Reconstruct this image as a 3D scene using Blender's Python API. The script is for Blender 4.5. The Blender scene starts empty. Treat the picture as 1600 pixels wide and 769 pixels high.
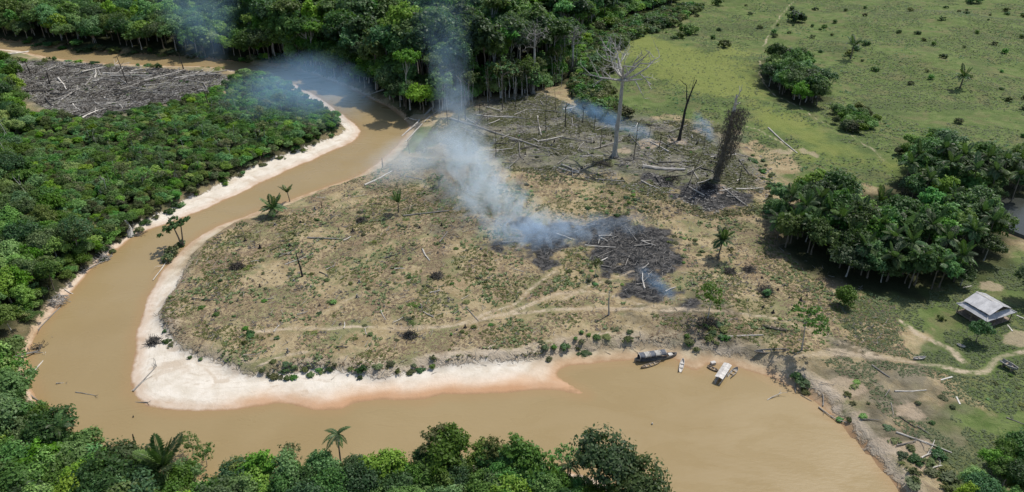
import bpy, math, random
import numpy as np
from mathutils import Vector, Matrix

random.seed(7)
RNG = np.random.default_rng(11)
R = math.radians
S = bpy.context.scene
COL = S.collection

# ------------------------------------------------------------------ camera, sky, sun, exposure
FPX, W0, H0, PITCH, CAMZ = 1150.0, 1600.0, 769.0, 30.0, 100.0
cd = bpy.data.cameras.new('camera')
cd.sensor_width = 36.0
cd.lens = 36.0 * FPX / W0
cd.clip_start, cd.clip_end = 1.0, 9000.0
cam = bpy.data.objects.new('camera', cd)
cam.location = (0, 0, CAMZ)
cam.rotation_euler = (R(90 - PITCH), 0, 0)
COL.objects.link(cam)
S.camera = cam

SUN_EL, SUN_AZ = 57.0, 46.0          # azimuth clockwise from +Y (the sun stands behind the scene, to the right)
wd_ = bpy.data.worlds.new('World')
S.world = wd_
wd_.use_nodes = True
wn = wd_.node_tree
sky = wn.nodes.new('ShaderNodeTexSky')
sky.sky_type = 'NISHITA'
sky.sun_disc = False
sky.sun_elevation = R(SUN_EL)
sky.sun_rotation = R(SUN_AZ)
sky.air_density = 1.2
sky.dust_density = 1.5
bg = wn.nodes['Background']
bg.inputs['Strength'].default_value = 0.115
wn.links.new(sky.outputs[0], bg.inputs['Color'])

sl = bpy.data.lights.new('sun', 'SUN')
sl.energy = 3.9
sl.angle = R(0.53)
sl.color = (1.0, 0.95, 0.87)
sun = bpy.data.objects.new('sun', sl)
sd = Vector((math.sin(R(SUN_AZ)) * math.cos(R(SUN_EL)), math.cos(R(SUN_AZ)) * math.cos(R(SUN_EL)), math.sin(R(SUN_EL))))
sun.rotation_euler = sd.to_track_quat('Z', 'Y').to_euler()
sun.location = (60, 120, 220)
COL.objects.link(sun)

S.view_settings.view_transform = 'Standard'
S.view_settings.look = 'None'
S.view_settings.exposure = 0.1
S.view_settings.gamma = 1.0
S.view_settings.use_curve_mapping = False
S.render.engine = 'CYCLES'
S.cycles.use_denoising = True
S.cycles.max_bounces = 6
S.cycles.diffuse_bounces = 2
S.cycles.glossy_bounces = 2
S.cycles.transmission_bounces = 2
S.cycles.volume_bounces = 4
S.cycles.volume_step_rate = 1.0
S.cycles.volume_max_steps = 256
S.cycles.caustics_reflective = False
S.cycles.caustics_refractive = False

# ------------------------------------------------------------------ survey helper: photo pixel -> place on the ground
cp, sp = math.cos(R(PITCH)), math.sin(R(PITCH))
def ray(px, py):
    a, b = (px - W0 / 2) / FPX, -(py - H0 / 2) / FPX
    return np.array((a, cp + b * sp, -sp + b * cp))
def PZ(px, py, z=0.0):
    d = ray(px, py); t = (z - CAMZ) / d[2]
    return np.array((d[0] * t, d[1] * t))
def PY(px, py, Y):
    d = ray(px, py); t = Y / d[1]
    return np.array((d[0] * t, Y, CAMZ + d[2] * t))
def poly(pts, z=2.4):
    return np.array([PZ(a, b, z) for a, b in pts])
def catmull(p, n=5, closed=False):
    p = np.asarray(p, float); m = len(p); out = []
    for i in range(m if closed else m - 1):
        q = [p[(i + k) % m] if closed else p[min(max(i + k, 0), m - 1)] for k in (-1, 0, 1, 2)]
        for s in range(n):
            t = s / n
            out.append(0.5 * (2 * q[1] + (q[2] - q[0]) * t + (2 * q[0] - 5 * q[1] + 4 * q[2] - q[3]) * t * t + (3 * q[1] - q[0] - 3 * q[2] + q[3]) * t ** 3))
    if not closed: out.append(p[-1])
    return np.array(out)

# ------------------------------------------------------------------ numeric noise
_perm = np.random.default_rng(3).random((256, 256)).astype(np.float32)
def vnoise(x, y):
    xi, yi = np.floor(x).astype(int), np.floor(y).astype(int)
    fx, fy = x - xi, y - yi
    fx, fy = fx * fx * (3 - 2 * fx), fy * fy * (3 - 2 * fy)
    g = lambda a, b: _perm[a & 255, b & 255]
    return (g(xi, yi) * (1 - fx) + g(xi + 1, yi) * fx) * (1 - fy) + (g(xi, yi + 1) * (1 - fx) + g(xi + 1, yi + 1) * fx) * fy
def fbm(x, y, s, o=4):
    v, a, t = 0, 1.0, 0
    for i in range(o):
        v = v + a * (vnoise(x / s + 17 * i, y / s + 31 * i) - 0.5); t += a; a *= 0.5; s *= 0.5
    return v / t * 2.0          # about -1..1
def sstep(a, b, x):
    t = np.clip((x - a) / (b - a), 0, 1); return t * t * (3 - 2 * t)
def line_dist(pl, X, Y, closed=False):
    d = np.full(X.shape, 1e9); p = np.asarray(pl)
    n = len(p)
    for i in range(n if closed else n - 1):
        ax, ay = p[i]; bx, by = p[(i + 1) % n]
        dx, dy = bx - ax, by - ay; L = dx * dx + dy * dy + 1e-9
        t = np.clip(((X - ax) * dx + (Y - ay) * dy) / L, 0, 1)
        d = np.minimum(d, (X - ax - t * dx) ** 2 + (Y - ay - t * dy) ** 2)
    return np.sqrt(d)
def inside(pl, X, Y):
    c = np.zeros(X.shape, bool); n = len(pl)
    for i in range(n):
        ax, ay = pl[i]; bx, by = pl[(i + 1) % n]
        if ay == by: continue
        k = (ay > Y) != (by > Y)
        c ^= k & (X < (bx - ax) * (Y - ay) / (by - ay) + ax)
    return c
def sdf(pl, X, Y):
    d = line_dist(pl, X, Y, True)
    return np.where(inside(pl, X, Y), d, -d)

# ------------------------------------------------------------------ the river, its sand and the land above it
right_bank = [(-500, 42), (-250, 50), (0, 62), (70, 72), (150, 80), (250, 86), (330, 92), (400, 100), (455, 108), (510, 124), (560, 146), (605, 168), (632, 188),
              (636, 205), (612, 234), (585, 258), (540, 282), (500, 295), (455, 312), (420, 324), (380, 338), (340, 353), (305, 374), (272, 402),
              (245, 436), (226, 475), (211, 530), (203, 590), (212, 622), (258, 641), (330, 645), (400, 637), (440, 630), (485, 641), (530, 640), (565, 627),
              (650, 626), (690, 617), (745, 618), (830, 613), (880, 612), (916, 618), (893, 600), (874, 582), (905, 571), (960, 565), (1010, 561), (1052, 562),
              (1070, 574), (1090, 580), (1110, 570), (1150, 573), (1200, 590), (1255, 618), (1310, 658), (1360, 712), (1408, 772), (1460, 850), (1540, 1000)]
left_bank = [(-500, 66), (-250, 68), (0, 76), (70, 88), (150, 98), (240, 102), (330, 105), (400, 116), (455, 130), (495, 150), (520, 168), (548, 188),
             (563, 205), (552, 222), (510, 241), (460, 263), (400, 291), (340, 319), (270, 347), (216, 366), (188, 386), (150, 416), (112, 456),
             (66, 510), (42, 560), (52, 612), (75, 650), (120, 695), (175, 728), (300, 748), (450, 752), (600, 730), (750, 722), (900, 738), (990, 775), (1020, 850), (1060, 1000)]
RB = catmull(poly(right_bank, 0), 4); LB = catmull(poly(left_bank, 0), 4)
WATER = np.vstack([RB, RB[-1:] + [[80, -300]], LB[-1:] + [[60, -300]], LB[::-1]])
# land above the scarp, to the right / inside of the river and to the left of it
pen_edge = [(-500, 39), (-250, 47), (0, 59), (70, 69), (150, 77), (250, 83), (330, 89), (400, 97), (455, 104), (512, 119), (565, 141), (610, 163), (640, 184), (650, 200), (622, 240), (592, 264), (515, 292), (430, 327), (350, 357), (318, 380), (292, 404),
            (276, 440), (250, 485), (258, 515), (285, 545), (330, 562), (385, 582), (430, 585), (500, 577), (560, 582), (605, 586), (660, 575),
            (740, 566), (800, 563), (850, 556), (885, 545), (950, 540), (1040, 538), (1120, 548), (1185, 562), (1235, 585), (1285, 618),
            (1340, 676), (1400, 745), (1470, 840), (1560, 990)]
lft_edge = [(-500, 70), (-250, 72), (0, 80), (70, 92), (150, 101.5), (240, 105), (330, 108), (395, 120), (450, 137), (490, 157), (512, 174), (535, 192), (540, 203),
            (520, 214), (480, 229), (420, 250), (340, 289), (270, 322), (216, 350), (180, 378), (140, 411), (100, 448), (54, 500), (30, 555), (38, 612), (60, 655),
            (105, 702), (165, 738), (300, 757), (450, 761), (600, 739), (750, 731), (895, 748), (980, 785), (1008, 855), (1045, 1000)]
PE = catmull(poly(pen_edge, 1.2), 3); LE = catmull(poly(lft_edge, 1.2), 3)
PEN = np.vstack([PE, PE[-1:] + [[80, -300]], [[6000, -300], [6000, 6000], [-6000, 6000], PE[0] + [-3000, 0]]])
LFT = np.vstack([LE, LE[-1:] + [[60, -300]], [[60, -3000], [-6000, -3000], LE[0] + [-3000, 0]]])

def axis(segs):
    out = [segs[0][0]]
    for a, b, st in segs:
        n = max(1, int(round((b - a) / st))); out += list(np.linspace(a, b, n + 1)[1:])
    return np.array(out)
GX = axis([(-3500, -700, 400), (-700, -380, 40), (-380, -200, 2.6), (-200, 210, 1.15), (210, 380, 2.6), (380, 700, 40), (700, 3500, 400)])
GY = axis([(-600, 40, 80), (40, 84, 4), (84, 250, 1.0), (250, 400, 1.7), (400, 560, 3.2), (560, 900, 34), (900, 4500, 450)])
XX, YY = np.meshgrid(GX, GY)
n6 = fbm(XX, YY, 9.0, 3)
wdist = -sdf(WATER, XX, YY)
plat = np.maximum(sdf(PEN, XX, YY), sdf(LFT, XX, YY))
pland = plat + 1.6 * n6 + 0.9 * fbm(XX + 50, YY, 3.0, 2)
wland = wdist + 0.8 * fbm(XX + 9, YY + 70, 7.0, 3)
ZZ = np.where(wland > 0, 0.95 * (1 - np.exp(-wland / 7.0)), np.maximum(0.32 * wland, -1.6))
ZZ = ZZ + 1.6 * sstep(-0.6, 2.0, np.where(wland > 0, pland, -9))
far = sstep(4, 60, plat)
ZZ = ZZ + far * (1.6 * fbm(XX, YY, 80.0, 3) + 0.9 * fbm(XX + 200, YY, 26.0, 2)) + sstep(1, 6, plat) * 0.28 * fbm(XX + 31, YY + 5, 5.0, 3)
ZZ = ZZ + sstep(60, 140, XX) * sstep(220, 300, YY) * 3.2 * fbm(XX + 77, YY + 20, 55.0, 2)
ZZ = np.where((plat > 2) & (ZZ < 1.0), 1.0, ZZ)

def samp(A, x, y):
    x = np.asarray(x, float); y = np.asarray(y, float)
    i = np.clip(np.searchsorted(GX, x) - 1, 0, len(GX) - 2); j = np.clip(np.searchsorted(GY, y) - 1, 0, len(GY) - 2)
    u = np.clip((x - GX[i]) / (GX[i + 1] - GX[i]), 0, 1); v = np.clip((y - GY[j]) / (GY[j + 1] - GY[j]), 0, 1)
    return (A[j, i] * (1 - u) + A[j, i + 1] * u) * (1 - v) + (A[j + 1, i] * (1 - u) + A[j + 1, i + 1] * u) * v
def hz(x, y): return float(samp(ZZ, x, y))
def P(px, py, dz=0.0):
    z = 2.5
    for _ in range(12):
        q = PZ(px, py, z); z = 0.5 * z + 0.5 * hz(q[0], q[1])
    q = PZ(px, py, z); return Vector((q[0], q[1], hz(q[0], q[1]) + dz))

# ------------------------------------------------------------------ ground cover masks (what grows or lies where)
def soft(polys, w, nz=3.0, s=14.0, wlo=None):
    m = np.full(XX.shape, -1e9)
    for q in polys: m = np.maximum(m, sdf(poly(q), XX, YY))
    m = m + nz * 2.6 * fbm(XX + 13, YY + 77, s, 5) + nz * .9 * fbm(XX + 5, YY + 7, 3.2, 2)
    return sstep(-w * 1.5, w * 1.5, m)
M_lush = soft([[(935, 165), (1000, 195), (1110, 185), (1190, 225), (1240, 285), (1400, 300), (1560, 330), (1640, 380), (2400, 420), (2600, -60), (1000, -60), (990, 40), (945, 90)],
               [(1340, 430), (1480, 440), (1600, 400), (1900, 420), (1900, 800), (1500, 790), (1460, 700), (1470, 640), (1520, 590), (1450, 560), (1480, 530), (1400, 500), (1330, 480)],
               [(380, 84), (440, 88), (520, 108), (575, 130), (560, 140), (500, 115), (420, 98)], [(640, 205), (660, 205), (645, 235), (618, 245)]], 4.0, 5.0, 18)
M_yel = soft([[(960, 80), (1010, 50), (1100, 80), (1150, 70), (1190, 110), (1215, 165), (1300, 215), (1390, 262), (1330, 262), (1230, 230), (1150, 165), (1080, 150), (1000, 130)]], 10.0, 5.0, 16)
M_grey = soft([[(-60, 88), (60, 92), (200, 106), (330, 112), (370, 125), (330, 148), (250, 165), (150, 190), (90, 188), (40, 150), (-50, 150), (-200, 170)],
               [(700, 185), (760, 155), (850, 148), (940, 185), (1040, 190), (1120, 200), (1195, 255), (1190, 300), (1100, 330), (1050, 300), (960, 290), (860, 270), (790, 260), (720, 215)]], 4.0, 4.0, 12)
M_burn = soft([[(770, 385), (815, 345), (900, 342), (1000, 350), (1045, 365), (1060, 400), (1050, 440), (1055, 470), (1000, 474), (985, 440), (940, 405), (890, 392), (850, 420), (830, 405)],
               [(1085, 285), (1120, 300), (1165, 310), (1130, 325), (1070, 312), (1040, 300)],
               [(1015, 275), (1050, 278), (1060, 300), (1020, 300)]], 2.6, 3.4, 7)
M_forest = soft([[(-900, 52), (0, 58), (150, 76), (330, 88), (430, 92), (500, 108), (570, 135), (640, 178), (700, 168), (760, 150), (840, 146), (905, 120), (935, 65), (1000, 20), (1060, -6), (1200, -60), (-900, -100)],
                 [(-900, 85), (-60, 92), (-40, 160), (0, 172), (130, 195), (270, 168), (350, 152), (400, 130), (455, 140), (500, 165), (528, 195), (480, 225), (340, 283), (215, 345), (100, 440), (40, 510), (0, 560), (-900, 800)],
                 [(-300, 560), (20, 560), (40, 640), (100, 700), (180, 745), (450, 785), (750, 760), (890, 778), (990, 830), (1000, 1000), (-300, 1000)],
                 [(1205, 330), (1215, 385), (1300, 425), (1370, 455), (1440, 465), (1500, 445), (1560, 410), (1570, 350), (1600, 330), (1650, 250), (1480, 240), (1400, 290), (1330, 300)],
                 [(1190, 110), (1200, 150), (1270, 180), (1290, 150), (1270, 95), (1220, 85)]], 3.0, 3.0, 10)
M_mud = soft([[(1060, 520), (1180, 520), (1300, 545), (1460, 560), (1470, 620), (1440, 680), (1380, 680), (1300, 610), (1200, 570), (1080, 545)], [(600, 290), (680, 300), (740, 350), (700, 372), (640, 345)], [(960, 480), (1120, 480), (1130, 530), (980, 530)]], 4.0, 5.0, 12)
paths = [([(392, 520), (470, 512), (560, 508), (640, 513), (720, 506), (790, 492), (850, 485), (930, 484), (1000, 484), (1090, 487)], 1.0),
         ([(720, 505), (760, 490), (800, 475), (840, 445), (870, 425)], 0.8),
         ([(790, 490), (850, 468), (890, 460), (950, 462), (1000, 475), (1090, 487)], 0.9),
         ([(1090, 487), (1150, 490), (1230, 505), (1290, 525), (1400, 560)], 0.7),
         ([(1120, 558), (1200, 560), (1260, 560), (1340, 552), (1420, 563), (1480, 572), (1530, 576), (1560, 562), (1640, 545)], 1.25),
         ([(1260, 560), (1310, 546), (1340, 550)], 0.6),
         ([(1405, 497), (1430, 515), (1460, 530), (1485, 545), (1503, 562)], 1.4),
         ([(1188, 98), (1188, 120), (1210, 148), (1280, 188), (1330, 215), (1395, 262)], 0.6),
         ([(1195, 70), (1215, 30), (1240, 0)], 0.7),
         ([(405, 572), (440, 556), (480, 550)], 0.8), ([(500, 490), (540, 470), (565, 462)], 0.3),
         ([(640, 560), (720, 548), (800, 545), (870, 530), (960, 515)], 0.6), ([(880, 470), (940, 440), (990, 425)], 0.4),
         ([(1150, 195), (1200, 215), (1240, 240)], 0.9), ([(960, 556), (1040, 548), (1110, 560)], 1.2), ([(560, 590), (640, 575), (740, 572), (860, 568)], 0.5)]
PATHD = np.full(XX.shape, 9.0)
for pl, w in paths:
    q = catmull(poly(pl), 4)
    PATHD = np.minimum(PATHD, line_dist(q, XX + 1.4 * fbm(XX, YY, 9.0, 2), YY + 1.4 * fbm(XX + 40, YY, 9.0, 2)) - w * .36)
M_path = 1 - sstep(0, 1.0, PATHD)
bare = [((655, 185), 5), ((1245, 240), 6), ((1060, 222), 4.5), ((1125, 290), 5), ((1375, 345), 6), ((1540, 447), 5), ((1595, 525), 4), ((1090, 205), 3.5), ((975, 237), 4), ((1150, 205), 6), ((600, 148), 5), ((1010, 225), 6),
        ((1300, 628), 5), ((1342, 606), 5), ((1352, 650), 6), ((1385, 700), 5), ((1280, 606), 4), ((1410, 640), 4), ((1435, 705), 4), ((1550, 450), 4)]
M_bare = np.zeros(XX.shape)
for (a, b), r in bare:
    c = P(a, b)
    d = np.hypot(XX - c.x, YY - c.y) / (r * .8) + 1.5 * fbm(XX, YY, 6.0, 4)
    M_bare = np.maximum(M_bare, 1 - sstep(0.55, 1.15, d))

# ------------------------------------------------------------------ materials
def mat(name):
    m = bpy.data.materials.new(name); m.use_nodes = True
    return m, m.node_tree.nodes, m.node_tree.links
class NB:                                     # tiny node builder
    def __init__(s, m): s.n, s.l = m.node_tree.nodes, m.node_tree.links
    def _in(s, sock, v):
        if v is None: return
        if hasattr(v, 'is_output'): s.l.new(v, sock)
        elif isinstance(v, (tuple, list)) and len(v) == 3 and sock.type == 'RGBA': sock.default_value = (*v, 1)
        else: sock.default_value = v
    def math(s, op, a, b=None, c=None, clamp=False):
        k = s.n.new('ShaderNodeMath'); k.operation = op; k.use_clamp = clamp
        for i, v in enumerate((a, b, c)): s._in(k.inputs[i], v)
        return k.outputs[0]
    def mix(s, f, a, b, mode='MIX'):
        k = s.n.new('ShaderNodeMix'); k.data_type = 'RGBA'; k.blend_type = mode
        s._in(k.inputs[0], f); s._in(k.inputs[6], a); s._in(k.inputs[7], b)
        return k.outputs[2]
    def noise(s, vec, scale, detail=4, rough=0.55, dist=0.0):
        k = s.n.new('ShaderNodeTexNoise'); s._in(k.inputs['Vector'], vec)
        k.inputs['Scale'].default_value = scale; k.inputs['Detail'].default_value = detail
        k.inputs['Roughness'].default_value = rough; k.inputs['Distortion'].default_value = dist
        return k.outputs['Fac']
    def step(s, v, a, b):
        k = s.n.new('ShaderNodeMapRange'); k.interpolation_type = 'SMOOTHSTEP'
        s._in(k.inputs[0], v); k.inputs[1].default_value = a; k.inputs[2].default_value = b
        return k.outputs[0]
    def attr(s, name):
        k = s.n.new('ShaderNodeAttribute'); k.attribute_name = name
        return k.outputs['Fac']
    def pos(s): return s.n.new('ShaderNodeNewGeometry').outputs['Position']
    def obj(s): return s.n.new('ShaderNodeTexCoord').outputs['Object']
    def rand(s): return s.n.new('ShaderNodeObjectInfo').outputs['Random']
    def island(s): return s.n.new('ShaderNodeNewGeometry').outputs['Random Per Island']
    def bump(s, h, d, st=1.0):
        k = s.n.new('ShaderNodeBump'); s._in(k.inputs['Height'], h); k.inputs['Distance'].default_value = d; k.inputs['Strength'].default_value = st
        return k.outputs[0]

def ground_material():
    m, n, l = mat('ground'); b = NB(m); bs = n['Principled BSDF']; p = b.pos()
    n1 = b.noise(p, 0.045, 5, 0.6); n2 = b.noise(p, 0.28, 6, 0.65); n3 = b.noise(p, 1.5, 6, 0.7); n4 = b.noise(p, 0.12, 5, 0.6, 0.8); n5 = b.noise(p, 0.55, 4, 0.7, 1.5)
    # dry cut grass with straw, soil and weeds
    c = b.mix(b.step(n2, 0.35, 0.66), (0.255, 0.195, 0.104), (0.390, 0.312, 0.182))
    c = b.mix(b.math('MULTIPLY', b.step(n3, 0.46, 0.70), 0.6), c, (0.385, 0.325, 0.225))
    c = b.mix(b.math('MULTIPLY', b.step(n5, 0.56, 0.68), 0.5), c, (0.135, 0.105, 0.070))
    c = b.mix(b.math('MULTIPLY', b.step(n4, 0.46, 0.62), 0.75), c, (0.165, 0.175, 0.080))
    c = b.mix(b.math('MULTIPLY', b.step(b.noise(p, 0.08, 5, .65, 1.0), 0.54, 0.66), 0.6), c, (0.19, 0.135, 0.095))
    c = b.mix(b.math('MULTIPLY', b.step(n1, 0.55, 0.70), 0.45), c, (0.29, 0.20, 0.125))
    # green pasture
    g = b.mix(b.step(n2, 0.36, 0.64), (0.082, 0.125, 0.034), (0.138, 0.180, 0.060))
    g = b.mix(b.math('MULTIPLY', b.step(n3, 0.5, 0.75), 0.5), g, (0.165, 0.175, 0.075))
    g = b.mix(b.math('MULTIPLY', b.step(n4, 0.46, 0.66), 0.7), g, (0.165, 0.150, 0.075))
    g = b.mix(b.math('MULTIPLY', b.step(n1, 0.48, 0.64), 0.6), g, (0.075, 0.105, 0.038))
    g = b.mix(b.math('MULTIPLY', b.step(n5, 0.56, 0.7), 0.5), g, (0.055, 0.080, 0.028))
    c = b.mix(b.step(b.math('ADD', b.attr('lush'), b.math('MULTIPLY', b.math('SUBTRACT', n2, 0.5), 0.7)), 0.3, 0.72), c, g)
    y = b.mix(n2, (0.140, 0.172, 0.042), (0.215, 0.235, 0.070))
    c = b.mix(b.math('MULTIPLY', b.step(b.math('ADD', b.attr('yel'), b.math('MULTIPLY', b.math('SUBTRACT', n4, 0.5), 1.6)), 0.2, 0.9), 0.85), c, y)
    # grey, ashy cleared ground
    gr = b.mix(b.step(n2, 0.35, 0.65), (0.125, 0.125, 0.090), (0.205, 0.195, 0.150))
    gr = b.mix(b.math('MULTIPLY', b.step(n5, 0.50, 0.62), 0.8), gr, (0.055, 0.056, 0.045))
    gr = b.mix(b.math('MULTIPLY', b.step(n4, 0.48, 0.66), 0.8), gr, (0.110, 0.130, 0.055))
    gr = b.mix(b.math('MULTIPLY', b.step(n3, 0.6, 0.75), 0.6), gr, (0.33, 0.31, 0.28))
    gr = b.mix(b.math('MULTIPLY', b.step(b.noise(p, 0.10, 5, .6, 1.0), 0.52, 0.62), 0.7), gr, (0.070, 0.070, 0.068))
    c = b.mix(b.math('MULTIPLY', b.attr('grey'), 0.92), c, gr)
    md = b.mix(b.step(n2, 0.35, 0.65), (0.115, 0.100, 0.066), (0.200, 0.175, 0.125))
    c = b.mix(b.math('MULTIPLY', b.attr('mud'), b.step(n4, 0.3, 0.55)), c, md)
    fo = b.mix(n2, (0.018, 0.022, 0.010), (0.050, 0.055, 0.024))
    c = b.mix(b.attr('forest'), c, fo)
    # burnt strip: charcoal with ash
    bu = b.mix(b.step(n5, 0.40, 0.64), (0.016, 0.017, 0.018), (0.095, 0.090, 0.085))
    bu = b.mix(b.math('MULTIPLY', b.step(n3, 0.58, 0.72), 0.7), bu, (0.24, 0.24, 0.25))
    c = b.mix(b.step(b.math('ADD', b.attr('burn'), b.math('MULTIPLY', b.math('SUBTRACT', b.math('ADD', b.math('MULTIPLY', n5, .4), b.math('MULTIPLY', n2, .6)), 0.5), 2.4)), 0.22, 0.78), c, bu)
    # bare soil and trodden paths
    so = b.mix(n2, (0.36, 0.27, 0.185), (0.50, 0.40, 0.30))
    c = b.mix(b.math('MULTIPLY', b.step(b.math('ADD', b.attr('bare'), b.math('MULTIPLY', b.math('SUBTRACT', n3, 0.5), 1.6)), 0.35, 0.95), 0.6), c, so)
    pa = b.mix(n3, (0.40, 0.32, 0.225), (0.54, 0.45, 0.335))
    c = b.mix(b.math('MULTIPLY', b.step(b.math('ADD', b.attr('path'), b.math('MULTIPLY', b.math('SUBTRACT', n5, 0.5), 1.6)), 0.45, -0.3), b.math('ADD', .45, b.math('MULTIPLY', b.step(n4, 0.35, 0.60), .5))), c, pa)
    # river sand below the scarp: white when dry, ochre and rust where wet
    wl = b.attr('wland'); pl = b.attr('pland')
    wn_ = b.math('ADD', wl, b.math('MULTIPLY', b.math('SUBTRACT', n2, 0.5), 1.6))
    sa = b.mix(b.step(n2, 0.3, 0.7), (0.56, 0.50, 0.41), (0.69, 0.635, 0.55))
    sa = b.mix(b.math('MULTIPLY', b.step(n4, 0.50, 0.66), 0.7), sa, (0.46, 0.37, 0.275))
    sa = b.mix(b.math('MULTIPLY', b.step(n3, 0.62, 0.74), 0.35), sa, (0.33, 0.28, 0.21))
    cb = n.new('ShaderNodeCombineXYZ'); l.new(b.math('MULTIPLY', wl, 1.1), cb.inputs[0]); l.new(b.math('MULTIPLY', n4, 9.0), cb.inputs[1])
    sa = b.mix(b.math('MULTIPLY', b.step(b.noise(cb.outputs[0], 1.0, 3, .6), 0.52, 0.68), 0.45), sa, (0.44, 0.36, 0.27))
    sa = b.mix(b.attr('earth'), sa, b.mix(b.step(n2, .35, .65), (0.30, 0.235, 0.15), (0.46, 0.38, 0.26)))
    sa = b.mix(b.math('MULTIPLY', b.step(wn_, 7.5, 2.2), b.attr('rust')), sa, (0.60, 0.41, 0.27))
    sa = b.mix(b.math('MULTIPLY', b.step(wn_, 3.6, 1.2), b.math('ADD', 0.35, b.math('MULTIPLY', b.attr('rust'), .65))), sa, (0.44, 0.255, 0.140))
    sa = b.mix(b.step(wn_, 1.0, 0.1), sa, (0.34, 0.215, 0.120))
    sl_ = b.step(b.math('ADD', pl, b.math('MULTIPLY', b.math('SUBTRACT', n4, 0.5), 14.0)), 4.5, 0.5)
    c = b.mix(b.math('MULTIPLY', sl_, b.math('MULTIPLY', b.attr('sandy'), .8)), c, b.mix(n3, (0.38, 0.31, 0.23), (0.56, 0.49, 0.40)))
    sw = b.step(b.math('ADD', pl, b.math('MULTIPLY', b.math('SUBTRACT', b.math('ADD', b.math('MULTIPLY', n5, .5), b.math('MULTIPLY', n2, .5)), 0.5), 7.0)), 0.6, -0.2)
    c = b.mix(sw, c, sa)
    l.new(c, bs.inputs['Base Color'])
    bs.inputs['Roughness'].default_value = 0.95
    bs.inputs['Specular IOR Level'].default_value = 0.12
    h = b.math('ADD', b.math('MULTIPLY', n3, 0.5), n5)
    h = b.math('MULTIPLY', h, b.math('SUBTRACT', 1.0, b.math('MULTIPLY', sw, 0.75)))
    l.new(b.bump(h, 0.5, 0.8), bs.inputs['Normal'])
    return m

def water_material(name, c1, c2, c3, rough):
    m, n, l = mat(name); b = NB(m); bs = n['Principled BSDF']; p = b.pos()
    big = b.noise(p, 0.02, 3, 0.5, 0.6); mid = b.noise(p, 0.09, 3, 0.5, 0.5)
    c = b.mix(b.step(b.math('ADD', b.math('MULTIPLY', big, .7), b.math('MULTIPLY', mid, .3)), 0.35, 0.65), c1, c2)
    sh = b.step(b.math('ADD', b.attr('wland'), b.math('MULTIPLY', b.math('SUBTRACT', mid, 0.5), 3.0)), -3.2, 0.2)
    c = b.mix(b.math('MULTIPLY', sh, 0.6), c, c3)
    l.new(c, bs.inputs['Base Color'])
    bs.inputs['Roughness'].default_value = rough
    bs.inputs['IOR'].default_value = 1.33
    bs.inputs['Specular IOR Level'].default_value = 0.35
    k = n.new('ShaderNodeMapping'); k.inputs['Scale'].default_value = (1, 2.2, 1); l.new(p, k.inputs[0])
    l.new(b.bump(b.noise(k.outputs[0], 0.7, 4, 0.55), 0.05, 0.6), bs.inputs['Normal'])
    l.new(b.math('ADD', rough - .10, b.math('MULTIPLY', b.step(b.noise(k.outputs[0], 0.05, 4, .6, .8), .35, .65), .22)), bs.inputs['Roughness'])
    return m

def leaf_material(name, dark, light, yellow=(0.16, 0.17, 0.03), ymix=0.3, trans=0.3, rough=0.5):
    m, n, l = mat(name); b = NB(m)
    r, i = b.rand(), b.island()
    c = b.mix(i, dark, light)
    c = b.mix(b.math('MULTIPLY', b.step(r, 0.45, 1.0), ymix), c, yellow)
    v = b.math('ADD', b.math('MULTIPLY', b.math('POWER', b.math('FRACT', b.math('MULTIPLY', r, 7.31)), 1.6), 1.15), 0.62)
    hv = n.new('ShaderNodeHueSaturation'); l.new(c, hv.inputs['Color']); l.new(v, hv.inputs['Value'])
    l.new(b.math('ADD', 0.465, b.math('MULTIPLY', b.math('FRACT', b.math('MULTIPLY', r, 3.77)), 0.05)), hv.inputs['Hue'])
    l.new(b.math('ADD', 0.80, b.math('MULTIPLY', b.math('FRACT', b.math('MULTIPLY', r, 5.13)), 0.4)), hv.inputs['Saturation'])
    bs = n['Principled BSDF']; l.new(hv.outputs[0], bs.inputs['Base Color'])
    bs.inputs['Roughness'].default_value = rough; bs.inputs['Specular IOR Level'].default_value = 0.22
    t = n.new('ShaderNodeBsdfTranslucent'); l.new(b.mix(0.5, hv.outputs[0], (0.11, 0.22, 0.02)), t.inputs[0])
    x = n.new('ShaderNodeMixShader'); x.inputs[0].default_value = trans
    l.new(bs.outputs[0], x.inputs[1]); l.new(t.outputs[0], x.inputs[2]); l.new(x.outputs[0], n['Material Output'].inputs[0])
    return m

def solid(name, c1, c2, scale=2.0, rough=0.8, bump=0.0, vary=0.25, stretch=None, spec=0.3, metal=0.0):
    m, n, l = mat(name); b = NB(m); bs = n['Principled BSDF']; p = b.obj()
    if stretch:
        k = n.new('ShaderNodeMapping'); k.inputs['Scale'].default_value = stretch; l.new(p, k.inputs[0]); p = k.outputs[0]
    f = b.noise(p, scale, 5, 0.62)
    c = b.mix(b.step(f, 0.32, 0.68), c1, c2)
    hv = n.new('ShaderNodeHueSaturation'); l.new(c, hv.inputs['Color'])
    l.new(b.math('ADD', 1 - vary / 2, b.math('MULTIPLY', b.rand(), vary)), hv.inputs['Value'])
    l.new(hv.outputs[0], bs.inputs['Base Color'])
    bs.inputs['Roughness'].default_value = rough; bs.inputs['Specular IOR Level'].default_value = spec; bs.inputs['Metallic'].default_value = metal
    if bump: l.new(b.bump(f, bump, 0.8), bs.inputs['Normal'])
    return m

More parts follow.
